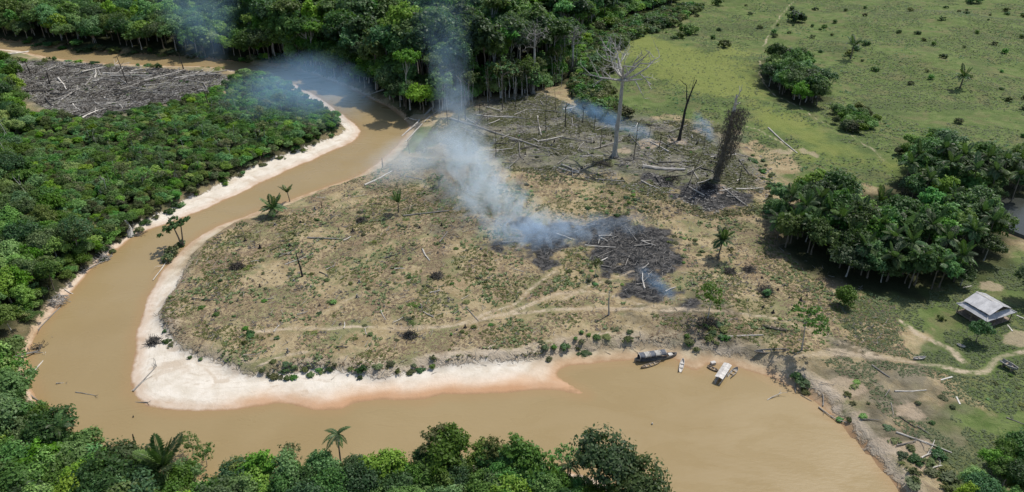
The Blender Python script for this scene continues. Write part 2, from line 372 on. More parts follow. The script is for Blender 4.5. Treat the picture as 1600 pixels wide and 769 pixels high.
MAT = dict(
    ground=ground_material(),
    river=water_material('river_water', (0.275, 0.202, 0.098), (0.302, 0.227, 0.117), (0.31, 0.203, 0.098), 0.32),
    pond=water_material('pond_water', (0.030, 0.040, 0.040), (0.045, 0.055, 0.050), (0.05, 0.05, 0.04), 0.08),
    leaf_dark=leaf_material('leaf_dark', (0.026, 0.070, 0.026), (0.085, 0.180, 0.060), (0.13, 0.18, 0.04), 0.35, 0.36, 0.5),
    leaf_mid=leaf_material('leaf_mid', (0.064, 0.150, 0.034), (0.170, 0.355, 0.090), (0.24, 0.31, 0.06), 0.4, 0.46, 0.5),
    leaf_thicket=leaf_material('leaf_thicket', (0.066, 0.155, 0.042), (0.170, 0.350, 0.110), (0.24, 0.32, 0.07), 0.4, 0.45, 0.5),
    leaf_bright=leaf_material('leaf_bright', (0.085, 0.195, 0.032), (0.200, 0.370, 0.080), (0.27, 0.32, 0.05), 0.4, 0.42, 0.5),
    leaf_palm=leaf_material('leaf_palm', (0.032, 0.072, 0.026), (0.085, 0.155, 0.052), (0.11, 0.14, 0.04), 0.2, 0.3, 0.4),
    leaf_dull=leaf_material('leaf_dull', (0.075, 0.100, 0.040), (0.150, 0.180, 0.078), (0.20, 0.18, 0.07), 0.3, 0.3, 0.6),
    leaf_weed=leaf_material('leaf_weed', (0.085, 0.120, 0.040), (0.175, 0.215, 0.085), (0.24, 0.22, 0.09), 0.3, 0.35, 0.6),
    straw=leaf_material('straw', (0.34, 0.27, 0.155), (0.56, 0.47, 0.30), (0.46, 0.40, 0.22), 0.2, 0.4, 0.8),
    bark_pale=solid('bark_pale', (0.30, 0.285, 0.26), (0.50, 0.48, 0.45), 1.2, 0.9, 0.03, 0.3, (3, 3, .6)),
    bark=solid('bark', (0.11, 0.09, 0.068), (0.24, 0.205, 0.165), 1.4, 0.9, 0.05, 0.4, (3, 3, .5)),
    bark_dark=solid('bark_dark', (0.035, 0.030, 0.026), (0.095, 0.080, 0.068), 1.6, 0.9, 0.05, 0.4, (3, 3, .5)),
    char=solid('char', (0.010, 0.010, 0.010), (0.060, 0.056, 0.052), 1.8, 0.85, 0.05, 0.4, (3, 3, .6)),
    log_pale=solid('log_pale', (0.34, 0.31, 0.265), (0.60, 0.565, 0.51), 1.3, 0.9, 0.03, 0.4, (.5, 3, 3)),
    log_grey=solid('log_grey', (0.13, 0.12, 0.105), (0.33, 0.31, 0.28), 1.3, 0.9, 0.03, 0.5, (.5, 3, 3)),
    log_char=solid('log_char', (0.014, 0.014, 0.014), (0.11, 0.105, 0.10), 1.1, 0.9, 0.04, 0.5, (.6, 3, 3)),
    twig_grey=solid('twig_grey', (0.16, 0.15, 0.135), (0.34, 0.325, 0.30), 1.0, 0.9, 0, 0.3),
    twig_dark=solid('twig_dark', (0.045, 0.040, 0.034), (0.13, 0.118, 0.10), 1.0, 0.9, 0, 0.3),
    vine=solid('vine', (0.10, 0.088, 0.068), (0.21, 0.185, 0.15), 1.0, 0.9, 0, 0.2),
    metal_roof=solid('metal_roof', (0.30, 0.30, 0.31), (0.45, 0.45, 0.46), 0.7, 0.45, 0.0, 0.12, None, 0.5, 0.15),
    plank=solid('plank', (0.15, 0.115, 0.085), (0.28, 0.225, 0.175), 2.0, 0.85, 0.01, 0.3, (1, 1, 4)),
    boat_grey=solid('boat_grey', (0.16, 0.155, 0.145), (0.34, 0.33, 0.31), 1.5, 0.75, 0.01, 0.2),
    boat_dark=solid('boat_dark', (0.035, 0.045, 0.065), (0.085, 0.095, 0.115), 1.5, 0.7, 0.01, 0.2),
    boat_white=solid('boat_white', (0.38, 0.36, 0.33), (0.58, 0.55, 0.51), 1.5, 0.55, 0.0, 0.1),
    boat_wood=solid('boat_wood', (0.20, 0.16, 0.115), (0.40, 0.335, 0.26), 2.0, 0.8, 0.01, 0.2),
    tarp=solid('tarp', (0.06, 0.07, 0.09), (0.13, 0.14, 0.165), 1.5, 0.7, 0.02, 0.1),
    fibre_roof=solid('fibre_roof', (0.24, 0.225, 0.20), (0.46, 0.44, 0.40), 1.8, 0.8, 0.0, 0.25),
    soil_clod=solid('soil_clod', (0.20, 0.15, 0.10), (0.40, 0.32, 0.23), 1.0, 0.95, 0.05, 0.2),
)

# ------------------------------------------------------------------ mesh helpers
def link(o): COL.objects.link(o); return o
def mesh(name, V, F, m=None, smooth=False):
    me = bpy.data.meshes.new(name)
    me.from_pydata([tuple(v) for v in V], [], [tuple(f) for f in F])
    if m: me.materials.append(MAT[m] if isinstance(m, str) else m)
    if smooth: me.polygons.foreach_set('use_smooth', [True] * len(me.polygons))
    me.update(); return me
def mesh_np(name, V, nper, m, smooth=False):              # V: (faces*nper, 3), faces do not share vertices
    me = bpy.data.meshes.new(name); nv = len(V); nf = nv // nper
    me.vertices.add(nv); me.vertices.foreach_set('co', np.ascontiguousarray(V, np.float32).ravel())
    me.loops.add(nv); me.loops.foreach_set('vertex_index', np.arange(nv, dtype=np.int32))
    me.polygons.add(nf); me.polygons.foreach_set('loop_start', np.arange(0, nv, nper, dtype=np.int32))
    me.materials.append(MAT[m] if isinstance(m, str) else m); me.update(calc_edges=True); return me
def obj(name, me, parent=None, loc=(0, 0, 0), rot=(0, 0, 0), scale=(1, 1, 1)):
    o = bpy.data.objects.new(name, me); link(o); o.parent = parent
    o.location, o.rotation_euler = loc, rot
    o.scale = scale if hasattr(scale, '__len__') else (scale,) * 3
    return o
def tag(o, label, cat, group=None):
    o['label'], o['category'] = label, cat
    if group: o['group'] = group
    return o
def thing(name, label, cat, loc=(0, 0, 0), rz=0.0, scale=1.0, group=None, rot=None):
    return tag(obj(name, None, None, loc, rot or (0, 0, rz), scale), label, cat, group)
class MB:
    def __init__(s): s.v, s.f = [], []
    def add(s, V, F):
        k = len(s.v); s.v += [tuple(a) for a in V]; s.f += [tuple(i + k for i in f) for f in F]; return s
    def box(s, x0, x1, y0, y1, z0, z1):
        return s.add([(x0, y0, z0), (x1, y0, z0), (x1, y1, z0), (x0, y1, z0), (x0, y0, z1), (x1, y0, z1), (x1, y1, z1), (x0, y1, z1)],
                     [(0, 3, 2, 1), (4, 5, 6, 7), (0, 1, 5, 4), (1, 2, 6, 5), (2, 3, 7, 6), (3, 0, 4, 7)])
    def slab(s, q, t):                        # q: four corners of the top face (counter-clockwise seen from outside), t: thickness
        q = [Vector(a) for a in q]; nn = (q[1] - q[0]).cross(q[2] - q[0]).normalized()
        return s.add([a for a in q] + [a - nn * t for a in q], [(0, 1, 2, 3), (7, 6, 5, 4)] + [(i, i + 4, (i + 1) % 4 + 4, (i + 1) % 4) for i in range(4)])
    def tube(s, pts, rad, n=6, jit=0.0, rng=random, cap=True):
        pts = [Vector(a) for a in pts]; rings = []
        up = Vector((0.13, 0.31, 0.94))
        V = []
        for i, p in enumerate(pts):
            d = (pts[min(i + 1, len(pts) - 1)] - pts[max(i - 1, 0)]).normalized()
            a = d.cross(up); a = a.normalized() if a.length > 1e-3 else d.cross(Vector((1, 0, 0))).normalized()
            c = d.cross(a)
            for k in range(n):
                t = 2 * math.pi * k / n; r = rad[i] * (1 + jit * (rng.random() - 0.5))
                V.append(p + (a * math.cos(t) + c * math.sin(t)) * r)
        F = [(i * n + k, i * n + (k + 1) % n, (i + 1) * n + (k + 1) % n, (i + 1) * n + k) for i in range(len(pts) - 1) for k in range(n)]
        if cap: F += [tuple(range(n))[::-1], tuple((len(pts) - 1) * n + k for k in range(n))]
        return s.add(V, F)
    def mesh(s, name, m, smooth=False): return mesh(name, s.v, s.f, m, smooth)
    def obj(s, name, m, parent=None, smooth=False, **k): return obj(name, s.mesh(name, m, smooth), parent, **k)

# ------------------------------------------------------------------ ground sheet and water
def sheet(name, Z, keep, m, attrs):
    ny, nx = XX.shape
    idx = np.arange(ny * nx).reshape(ny, nx)
    q = np.stack([idx[:-1, :-1], idx[:-1, 1:], idx[1:, 1:], idx[1:, :-1]], -1)
    k = keep[:-1, :-1] | keep[1:, 1:] | keep[:-1, 1:] | keep[1:, :-1]
    q = q[k].reshape(-1, 4)
    used, inv = np.unique(q, return_inverse=True); q = inv.reshape(-1, 4)
    co = np.stack([XX.ravel(), YY.ravel(), Z.ravel()], -1)[used].astype(np.float32)
    me = bpy.data.meshes.new(name); nf = len(q)
    me.vertices.add(len(co)); me.vertices.foreach_set('co', co.ravel())
    me.loops.add(nf * 4); me.loops.foreach_set('vertex_index', q.ravel().astype(np.int32))
    me.polygons.add(nf); me.polygons.foreach_set('loop_start', np.arange(0, nf * 4, 4, dtype=np.int32))
    me.polygons.foreach_set('use_smooth', np.ones(nf, bool))
    me.materials.append(MAT[m]); me.update(calc_edges=True)
    for an, A in attrs.items():
        at = me.attributes.new(an, 'FLOAT', 'POINT'); at.data.foreach_set('value', A.ravel()[used].astype(np.float32))
    o = obj(name, me); o['kind'] = 'structure'; return o
EARTH = soft([[(-600, 60), (0, 70), (330, 98), (400, 112), (470, 134), (450, 150), (330, 125), (0, 100), (-600, 90)], [(860, 585), (930, 575), (1060, 575), (1200, 610), (1300, 670), (1400, 790), (1700, 1000), (1700, 520), (1200, 520), (930, 520), (850, 545)],
              [(0, 600), (60, 660), (200, 760), (500, 800), (900, 800), (1100, 1000), (-400, 1000), (-400, 430), (100, 430)], [(590, 140), (680, 160), (680, 260), (570, 280)],
              [(650, 215), (560, 250), (480, 280), (330, 338), (270, 385), (262, 425), (300, 410), (350, 375), (480, 325), (630, 275)]], 3, 2)
allm = np.ones(XX.shape, bool)
RUST = soft([[(400, 600), (440, 610), (640, 590), (860, 580), (905, 590), (930, 640), (600, 660), (420, 660)]], 6, 3)
SANDY = soft([[(180, 660), (180, 480), (260, 380), (300, 400), (270, 490), (330, 545), (420, 560), (560, 560), (700, 550), (880, 530), (1130, 530), (1200, 560), (1330, 570), (1420, 650), (1500, 790), (1300, 700), (1100, 600), (900, 640), (400, 680)]], 4, 3)
ground = sheet('ground', ZZ, allm, 'ground', dict(lush=M_lush, yel=M_yel, grey=M_grey, burn=M_burn, forest=M_forest, mud=M_mud, path=PATHD, bare=M_bare, wland=np.clip(wland, -20, 40), pland=np.clip(plat + 0.7 * n6, -20, 40), earth=EARTH, rust=RUST, sandy=SANDY))
ground['label'] = 'cleared land, pasture and river sand'
river = sheet('river', np.zeros(XX.shape), (wland < 1.5) & (ZZ < 0.35), 'river', dict(wland=np.clip(wland, -30, 10)))

# pond glimpsed at the right edge, behind the grove
pc = P(1612, 345)
mb = MB(); ring = [(pc.x + 13 * math.cos(a) * (1 + .12 * math.sin(3 * a)), pc.y + 15 * math.sin(a) * (1 + .15 * math.cos(2 * a))) for a in np.linspace(0, 2 * math.pi, 40, endpoint=False)]
zp = max(hz(a, b) for a, b in ring) + 0.06
zp = max(zp, float(np.max(samp(ZZ, pc.x + RNG.uniform(-13, 13, 300), pc.y + RNG.uniform(-15, 15, 300)))) + .04)
mb.add([(a, b, zp) for a, b in ring] + [(pc.x + (a - pc.x) * 1.1, pc.y + (b - pc.y) * 1.1, zp - 1.6) for a, b in ring], [tuple(range(40))] + [(i, i + 40, (i + 1) % 40 + 40, (i + 1) % 40) for i in range(40)])
pond = mb.obj('pond', 'pond'); pond['kind'] = 'structure'

# ------------------------------------------------------------------ foliage prototypes
def norm(a): return a / (np.linalg.norm(a, axis=-1, keepdims=True) + 1e-9)
def leaf_quads(p, n, size, rng, asp=0.62):
    t = norm(np.cross(n, rng.normal(size=n.shape))); b = np.cross(n, t)
    s = size[:, None]
    tip = p + t * s; base = p - t * s
    return np.stack([base, p + b * s * asp - n * s * .12, tip - n * s * .2, p - b * s * asp - n * s * .12], 1).reshape(-1, 3)
def crown(seed, rx, rz, zc, lobes, clumps, leaves, leaf, spread=0.8, crad=0.32, low=-0.35):
    rng = np.random.default_rng(seed); V = []
    lc = []
    for i in range(lobes):
        a = rng.uniform(0, 2 * math.pi); q = spread * math.sqrt(rng.uniform(0.05, 1)) * (0 if i == 0 else 1)
        lc.append((np.array((rx * q * math.cos(a), rx * q * math.sin(a), zc + rz * rng.uniform(-.35, .30) - rz * .35 * q * q)), rng.uniform(.42, .7)))
    for i in range(clumps):
        c0, f = lc[i % lobes]
        d = norm(rng.normal(size=3)); 
        if d[2] < low: d[2] = abs(d[2]) * .5; d = norm(d)
        c = c0 + d * np.array((rx, rx, rz)) * f * rng.uniform(.7, 1.05)
        rc = crad * rx * rng.uniform(.6, 1.3)
        dd = norm(rng.normal(size=(leaves, 3)) + 0.5 * d + np.array((0, 0, .25)))
        p = c + dd * rc * np.array((1, 1, .75)) * rng.uniform(.35, 1.25, (leaves, 1))
        n = norm(dd * .5 + d * .3 + rng.normal(size=(leaves, 3)) * .42 + np.array((0, 0, .45)))
        V.append(leaf_quads(p, n, leaf * rng.uniform(.55, 1.35, leaves), rng))
    return np.vstack(V), lc
def trunk_mesh(name, seed, h, r, lc, m, n=6):
    rg = random.Random(seed); mb = MB()
    k = 5; x = y = 0; pts = []
    for i in range(k + 1):
        t = i / k; pts.append((x, y, h * t - (0.6 if i == 0 else 0))); x += rg.uniform(-.03, .03) * h; y += rg.uniform(-.03, .03) * h
    mb.tube(pts, [r * (1.5 if i == 0 else 1 - .6 * i / k) for i in range(k + 1)], n, .2, rg)
    for c, f in lc[:6]:
        s = Vector(pts[3]).lerp(Vector(pts[4]), rg.random()); e = Vector(c); mid = s.lerp(e, .5) + Vector((0, 0, -.04 * h))
        mb.tube([s, mid, e], [r * .42, r * .28, r * .12], 5)
    return mb.mesh(name, m)
def proto(kind, seed, rx, rz, zc, lobes, clumps, leaves, leaf, lm, bm, tr, **k):
    V, lc = crown(seed, rx, rz, zc, lobes, clumps, leaves, leaf, **k)
    return (mesh_np('crown', V, 4, lm), trunk_mesh('trunk', seed, zc, tr, lc, bm))
PRO = {}
# metres at scale 1; tall: 26 m forest trees, mid: 11 m riverside trees, shrub: 5 m thicket
PRO['tall'] = [proto('tall', 100 + i, *a) for i, a in enumerate([
    (6.0, 4.6, 19.5, 7, 90, 34, .62, 'leaf_dark', 'bark_pale', .34), (5.2, 6.0, 18.0, 8, 95, 34, .62, 'leaf_dark', 'bark', .32),
    (6.8, 4.0, 21.0, 8, 95, 32, .62, 'leaf_dark', 'bark_pale', .36), (4.4, 6.6, 17.0, 7, 85, 34, .60, 'leaf_mid', 'bark', .30),
    (5.6, 5.0, 19.0, 6, 85, 34, .66, 'leaf_dark', 'bark_pale', .32), (4.8, 3.2, 22.0, 5, 62, 30, .60, 'leaf_mid', 'bark_pale', .28)])]
PRO['mid'] = [proto('mid', 200 + i, *a) for i, a in enumerate([
    (3.4, 2.9, 6.6, 7, 110, 40, .27, 'leaf_mid', 'bark', .17), (2.9, 3.6, 6.4, 7, 105, 40, .27, 'leaf_mid', 'bark_pale', .16),
    (3.9, 2.6, 6.8, 8, 120, 38, .28, 'leaf_dark', 'bark', .18), (3.2, 3.0, 6.2, 6, 100, 40, .26, 'leaf_bright', 'bark_pale', .16),
    (3.0, 3.3, 6.8, 6, 100, 42, .30, 'leaf_mid', 'bark', .17), (3.5, 2.8, 6.2, 8, 110, 38, .27, 'leaf_thicket', 'bark_pale', .16)])]
PRO['shrub'] = [proto('shrub', 300 + i, *a) for i, a in enumerate([
    (2.2, 1.7, 2.5, 6, 60, 42, .21, 'leaf_thicket', 'bark_pale', .07), (1.8, 2.2, 2.6, 5, 55, 42, .21, 'leaf_thicket', 'bark_pale', .07),
    (2.5, 1.5, 2.3, 7, 64, 42, .21, 'leaf_mid', 'bark', .07), (2.0, 1.8, 2.6, 5, 55, 42, .22, 'leaf_bright', 'bark_pale', .07),
    (2.1, 1.6, 2.3, 6, 56, 40, .21, 'leaf_dull', 'bark_pale', .06)])]
PRO['grove'] = [proto('grove', 400 + i, *a) for i, a in enumerate([
    (3.8, 3.4, 7.0, 9, 100, 36, .34, 'leaf_dark', 'bark', .2), (3.3, 4.0, 7.0, 7, 100, 36, .34, 'leaf_mid', 'bark', .2),
    (4.3, 3.0, 7.2, 10, 105, 34, .35, 'leaf_dark', 'bark_pale', .2), (3.4, 3.4, 6.6, 6, 95, 36, .36, 'leaf_thicket', 'bark', .18)])]
PRO['round'] = [proto('round', 450, 1.9, 1.7, 1.9, 5, 90, 44, .16, 'leaf_bright', 'bark', .1, spread=.45, crad=.3, low=-.8),
                proto('round', 451, 2.0, 1.6, 1.8, 6, 80, 40, .18, 'leaf_mid', 'bark', .1, spread=.5, crad=.3, low=-.7)]
PRO['bush'] = [proto('bush', 500 + i, *a, low=-.6) for i, a in enumerate([
    (1.5, 1.0, 1.0, 4, 26, 22, .24, 'leaf_dull', 'bark', .05), (1.3, 1.2, 1.1, 4, 24, 22, .24, 'leaf_weed', 'bark', .05), (1.7, .9, .9, 5, 28, 22, .25, 'leaf_dark', 'bark', .05), (1.4, 1.0, 1.0, 4, 24, 22, .24, 'leaf_thicket', 'bark', .05)])]
PRO['sparse'] = [proto('sparse', 550 + i, *a, crad=.20, spread=.85) for i, a in enumerate([
    (2.1, 1.7, 5.0, 9, 60, 15, .17, 'leaf_thicket', 'bark_pale', .10), (1.9, 2.1, 5.2, 9, 60, 15, .17, 'leaf_weed', 'bark_pale', .10)])]

def place(name, pr, loc, s, rz, label, cat, group, sz=None):
    t = thing(name, label, cat, loc, rz, (s, s, sz or s), group)
    obj('trunk', pr[1], t); obj('crown', pr[0], t)
    return t
def scatter(polys, spacing, seed, z=2.4, minpl=0.5):
    rg = np.random.default_rng(seed); out = []
    W = [poly(q, z) if not isinstance(q, np.ndarray) else q for q in polys]
    for w in W:
        x0, y0 = w.min(0); x1, y1 = w.max(0)
        gx, gy = np.meshgrid(np.arange(x0, x1, spacing), np.arange(y0, y1, spacing))
        gx = gx.ravel() + rg.uniform(-.5, .5, gx.size) * spacing; gy = gy.ravel() + rg.uniform(-.5, .5, gy.size) * spacing
        k = inside(w, gx, gy) & (samp(plat, gx, gy) > minpl)
        out.append(np.stack([gx[k], gy[k]], -1))
    return np.vstack(out)

# instanced mass for what lies past the nearest 300 of a kind
def mass(name, key, pts, scales, label, cat):
    pc = bpy.data.collections.new(name + '_source')
    for a, b in PRO[key]:
        if key == 'tall':                                   # crown and trunk in one source mesh
            va, vb = np.array([v.co[:] for v in a.vertices]), np.array([v.co[:] for v in b.vertices])
            me = bpy.data.meshes.new('far_tree')
            me.from_pydata([tuple(v) for v in np.vstack([va, vb])], [], [tuple(f.vertices) for f in a.polygons] + [tuple(i + len(va) for i in f.vertices) for f in b.polygons])
            me.materials.append(a.materials[0]); me.materials.append(b.materials[0])
            me.polygons.foreach_set('material_index', [0] * len(a.polygons) + [1] * len(b.polygons)); me.update()
        else: me = a
        pc.objects.link(bpy.data.objects.new(name + '_crown', me))
    me = bpy.data.meshes.new(name); n = len(pts)
    me.vertices.add(n)
    me.vertices.foreach_set('co', np.stack([pts[:, 0], pts[:, 1], samp(ZZ, pts[:, 0], pts[:, 1])], -1).astype(np.float32).ravel())
    a = me.attributes.new('size', 'FLOAT', 'POINT'); a.data.foreach_set('value', np.asarray(scales, np.float32))
    a = me.attributes.new('turn', 'FLOAT', 'POINT'); a.data.foreach_set('value', RNG.uniform(0, 6.28, n).astype(np.float32))
    a = me.attributes.new('pick', 'INT', 'POINT'); a.data.foreach_set('value', RNG.integers(0, len(PRO[key]), n).astype(np.int32))
    me.update(); o = obj(name, me)
    g = bpy.data.node_groups.new(name, 'GeometryNodeTree')
    g.interface.new_socket('Geometry', in_out='INPUT', socket_type='NodeSocketGeometry'); g.interface.new_socket('Geometry', in_out='OUTPUT', socket_type='NodeSocketGeometry')
    N = g.nodes; gi, go = N.new('NodeGroupInput'), N.new('NodeGroupOutput')
    ci = N.new('GeometryNodeCollectionInfo'); ci.inputs['Collection'].default_value = pc; ci.inputs['Separate Children'].default_value = True; ci.inputs['Reset Children'].default_value = True
    ip = N.new('GeometryNodeInstanceOnPoints'); ip.inputs['Pick Instance'].default_value = True
    def at(nm, ty):
        k = N.new('GeometryNodeInputNamedAttribute'); k.data_type = ty; k.inputs['Name'].default_value = nm; return k.outputs['Attribute']
    cx = N.new('ShaderNodeCombineXYZ'); g.links.new(at('turn', 'FLOAT'), cx.inputs[2])
    g.links.new(gi.outputs[0], ip.inputs['Points']); g.links.new(ci.outputs[0], ip.inputs['Instance']); g.links.new(at('pick', 'INT'), ip.inputs['Instance Index'])
    g.links.new(cx.outputs[0], ip.inputs['Rotation']); g.links.new(at('size', 'FLOAT'), ip.inputs['Scale']); g.links.new(ip.outputs[0], go.inputs[0])
    md = o.modifiers.new('scatter', 'NODES'); md.node_group = g
    o['kind'] = 'stuff'; o['label'] = label; o['category'] = cat
    return o
def forest(name, key, pts, hr, label, cat, group, seed, most=300, massname=None, masslabel=None, sz=(.9, 1.15)):
    rg = random.Random(seed)
    pts = pts[np.argsort(np.hypot(pts[:, 0], pts[:, 1]))]
    near, rest = pts[:most], pts[most:]
    lo_, hi_ = hr
    def hgt(x, y): return lo_ + (hi_ - lo_) * min(1, max(0, .5 + .75 * float(fbm(np.array([x]), np.array([y]), 13.0, 2)[0]) + rg.uniform(-.3, .3)))
    for x, y in near:
        s = hgt(x, y); lb = label(x, y, s) if callable(label) else label
        place(name, rg.choice(PRO[key]), (x, y, hz(x, y) - .05), s, rg.uniform(0, 6.28), lb, cat, group, s * rg.uniform(*sz))
    if len(rest) and massname:
        mass(massname, key, rest, [hgt(x, y) for x, y in rest], masslabel, cat)
    return len(near), len(rest)
def px_of(x, y, z=2.5):
    d = y * cp - (z - CAMZ) * sp
    return W0 / 2 + FPX * x / d, H0 / 2 - FPX * (y * sp + (z - CAMZ) * cp) / d
def band(v, cuts, words):
    for c, w in zip(cuts, words):
        if v < c: return w
    return words[-1]
def size_word(s, a, b): return 'small' if s < a else ('mid-sized' if s < b else 'large')
# ------------------------------------------------------------------ the woods
# background forest beyond the river
bgp = [[(400, 84), (455, 95), (512, 110), (560, 130), (610, 155), (648, 176), (690, 168), (760, 148), (815, 142), (862, 122), (900, 92), (928, 52), (985, 18), (1050, -4), (1200, -46), (330, -60), (345, 20)]]
pts = scatter(bgp, 7.0, 21)
def bg_label(x, y, s):
    a, b = px_of(x, y)
    return size_word(s, .85, 1.05) + ' rainforest tree ' + ('in the front row ' if b > 60 else 'deep inside ') + band(a, (470, 560, 650, 740, 830), ('left of the river bend', 'over the green bank of the bend', 'over the shaded bend', 'behind the rising smoke', 'left of the shaggy grey tree', 'behind the shaggy grey trees'))
print('bg', forest('forest_tree', 'tall', pts, (.72, 1.2), bg_label, 'tree', 'rainforest trees beyond the river', 5, 300, 'distant_forest', 'mass of dark green rainforest crowns reaching back from the river'))
bgl = [[(-700, 30), (-300, 42), (0, 55), (80, 66), (180, 76), (290, 83), (400, 92), (420, 60), (380, -40), (-700, -60)]]
pts = scatter(bgl, 6.4, 121)
print('bgl', forest('far_bank_tree', 'mid', pts, (.85, 1.75), lambda x, y, s: size_word(s, 1.1, 1.5) + ' leafy tree ' + ('at the water' if px_of(x, y)[1] > 45 else 'back from the water') + ' across the river, ' + band(px_of(x, y)[0], (60, 150, 250, 330), ('left end of the felled clearing', 'behind the clearing left half', 'behind the clearing right half', 'beside the blue smoke column', 'right of the smoke column')), 'tree', 'trees on the far left bank', 105, 300, 'distant_bank_forest', 'green forest canopy stretching back from the far left bank'))
# fuller, lower trees that close the foot of the forest
ed = [[(390, 88), (455, 100), (512, 114), (565, 136), (612, 160), (650, 182), (690, 172), (690, 155), (640, 150), (580, 112), (500, 84), (400, 72)]]
pts = scatter(ed, 4.6, 22)
print('edge', forest('forest_edge_tree', 'mid', pts, (.9, 1.8), lambda x, y, s: size_word(s, 1.2, 1.5) + ' bushy tree at the forest foot ' + band(px_of(x, y)[0], (450, 510, 560, 610, 650), ('left of the river bend', 'above the grassy bank', 'over the shaded water', 'by the far sand patch', 'above the pale bank logs', 'beside the smoke')), 'tree', 'trees along the forest foot', 6, 300))
ed = [[(690, 172), (760, 153), (830, 146), (870, 128), (905, 98), (930, 60), (985, 24), (1060, 2), (1040, -8), (960, 14), (890, 60), (860, 95), (810, 120), (750, 130), (690, 150)]]
pts = scatter(ed, 4.2, 122)
print('edge2', forest('edge_shrub', 'shrub', pts, (1.0, 2.4), lambda x, y, s: size_word(s, 1.4, 1.9) + ' shrub at the forest foot ' + band(px_of(x, y)[0], (740, 790, 850, 910), ('beside the smoke', 'left of the shaggy grey tree', 'behind the shaggy grey tree', 'behind the hazy dead tree', 'above the light regrowth')), 'shrub', 'shrubs along the forest foot', 106, 300))
pts = scatter([[(380, 90), (440, 96), (520, 116), (575, 140), (560, 132), (500, 104), (430, 88)]], 3.0, 123)
forest('bank_shrub', 'bush', pts, (.8, 1.5), 'bright low shrub on the grassy bank of the far river bend', 'shrub', 'shrubs on the far river bend', 107, 200)
rs = random.Random(56)
for i in range(26):
    a = rs.uniform(685, 880); b = float(np.interp(a, (685, 760, 830, 880), (174, 153, 147, 120))) - rs.uniform(-3, 14)
    p = P(a, b); place('slender_tree', PRO['sparse'][i % 2], p, rs.uniform(1.6, 2.7), i, 'slender small-crowned tree standing free before the forest ' + band(a, (740, 800), ('beside the smoke', 'left of the shaggy grey tree', 'by the shaggy grey tree')), 'tree', 'slender trees before the forest')
# pale regrowth between the dead trees and the pasture
rg_ = [[(893, 150), (900, 110), (935, 62), (985, 34), (1070, 10), (1105, 10), (1040, 42), (980, 62), (960, 82), (945, 120), (955, 165), (985, 195), (930, 185), (905, 165)]]
pts = scatter(rg_, 2.7, 23)
print('regrowth', forest('regrowth_shrub', 'bush', pts, (1.3, 2.6), lambda x, y, s: size_word(s, 1.6, 2.1) + ' light green regrowth shrub ' + band(px_of(x, y)[1], (30, 60, 100, 150), ('along the far forest rim', 'above the yellow pasture', 'left of the yellow pasture', 'behind the big bare tree', 'at the foot of the big bare tree')), 'shrub', 'regrowth along the pasture edge', 7, 300, 'regrowth', 'light green regrowth scrub beside the pasture'))
# thicket on the left bank
th = [[(20, 195), (90, 188), (150, 193), (270, 168), (330, 150), (375, 122), (400, 121), (452, 138), (498, 163), (528, 194), (475, 227), (405, 255), (342, 284), (272, 316), (212, 349), (158, 397), (110, 380), (60, 330), (20, 280)]]
pts = scatter(th, 2.35, 24)
print('thicket', forest('thicket_shrub', 'shrub', pts, (.5, 1.1), lambda x, y, s: size_word(s, .72, .9) + ' shrub of the left bank thicket, ' + band(px_of(x, y)[0], (90, 140, 190, 250, 320, 400), ('by the white trunks', 'above the tangled logs', 'above the broken white trunk', 'behind the start of the sandy strip', 'behind the middle of the sandy strip', 'behind the far sandy strip', 'at the river bend')), 'shrub', 'left bank thicket', 8, 300, 'thicket', 'dense green regrowth thicket covering the left bank'))
rs = random.Random(55)
for x, y in scatter([[(150, 235), (330, 190), (450, 160), (500, 185), (400, 240), (250, 305), (170, 340)]], 11.0, 124):
    a, b = px_of(x, y)
    place('thicket_tree', PRO['sparse'][rs.randrange(2)], (x, y, hz(x, y)), rs.uniform(.8, 1.35), rs.uniform(0, 6), 'thin open tree rising from the thicket ' + band(a, (220, 290, 360, 430), ('above the broken white trunk', 'behind the near sandy strip', 'behind the middle sandy strip', 'behind the far sandy strip', 'at the river bend')), 'tree', 'open trees in the left thicket')
# taller trees along the left edge
lt = [[(-60, 170), (0, 172), (50, 190), (40, 260), (70, 320), (120, 375), (158, 398), (103, 445), (54, 498), (26, 548), (-60, 560), (-160, 400), (-140, 250)]]
pts = scatter(lt, 4.6, 25)
print('left', forest('bank_tree', 'mid', pts, (.62, 1.0), lambda x, y, s: size_word(s, .75, .88) + ' tree on the left bank, ' + band(px_of(x, y)[1], (220, 270, 330, 390, 450), ('below the felled clearing', 'among white leaning trunks', 'under the white leaning trunks', 'level with the broken white trunk', 'above the tangled waterline logs', 'near the fallen waterside tree')) + (', outermost' if px_of(x, y)[0] < 40 else ''), 'tree', 'trees on the left bank', 9, 300))
pts = scatter([[(208, 352), (152, 402), (105, 449), (57, 502), (30, 550), (5, 545), (35, 485), (75, 432), (125, 385), (180, 348)]], 2.3, 125)
forest('bank_shrub', 'shrub', pts, (.5, 1.0), lambda x, y, s: size_word(s, .68, .85) + ' shrub on the rim of the left bank ' + band(px_of(x, y)[1], (400, 450, 500), ('by the broken white trunk', 'by the tangled waterline logs', 'below the tangled logs', 'by the fallen waterside tree')), 'shrub', 'shrubs rimming the left bank', 112, 300)
out = scatter([[(-900, 85), (-60, 92), (-40, 110), (-70, 180), (-160, 250), (-180, 400), (-80, 560), (-300, 800), (-900, 700)]], 6.0, 126)
mass('left_forest', 'mid', out, [random.uniform(.9, 1.6) for _ in out], 'green forest reaching away on the left bank', 'forest')
l2 = [[(-60, 110), (0, 112), (28, 128), (45, 165), (30, 190), (-60, 180)]]
pts = scatter(l2, 5.0, 26)
forest('bank_tree', 'mid', pts, (.9, 1.2), 'dark tree left of the felled clearing', 'tree', 'trees beside the felled clearing', 10)
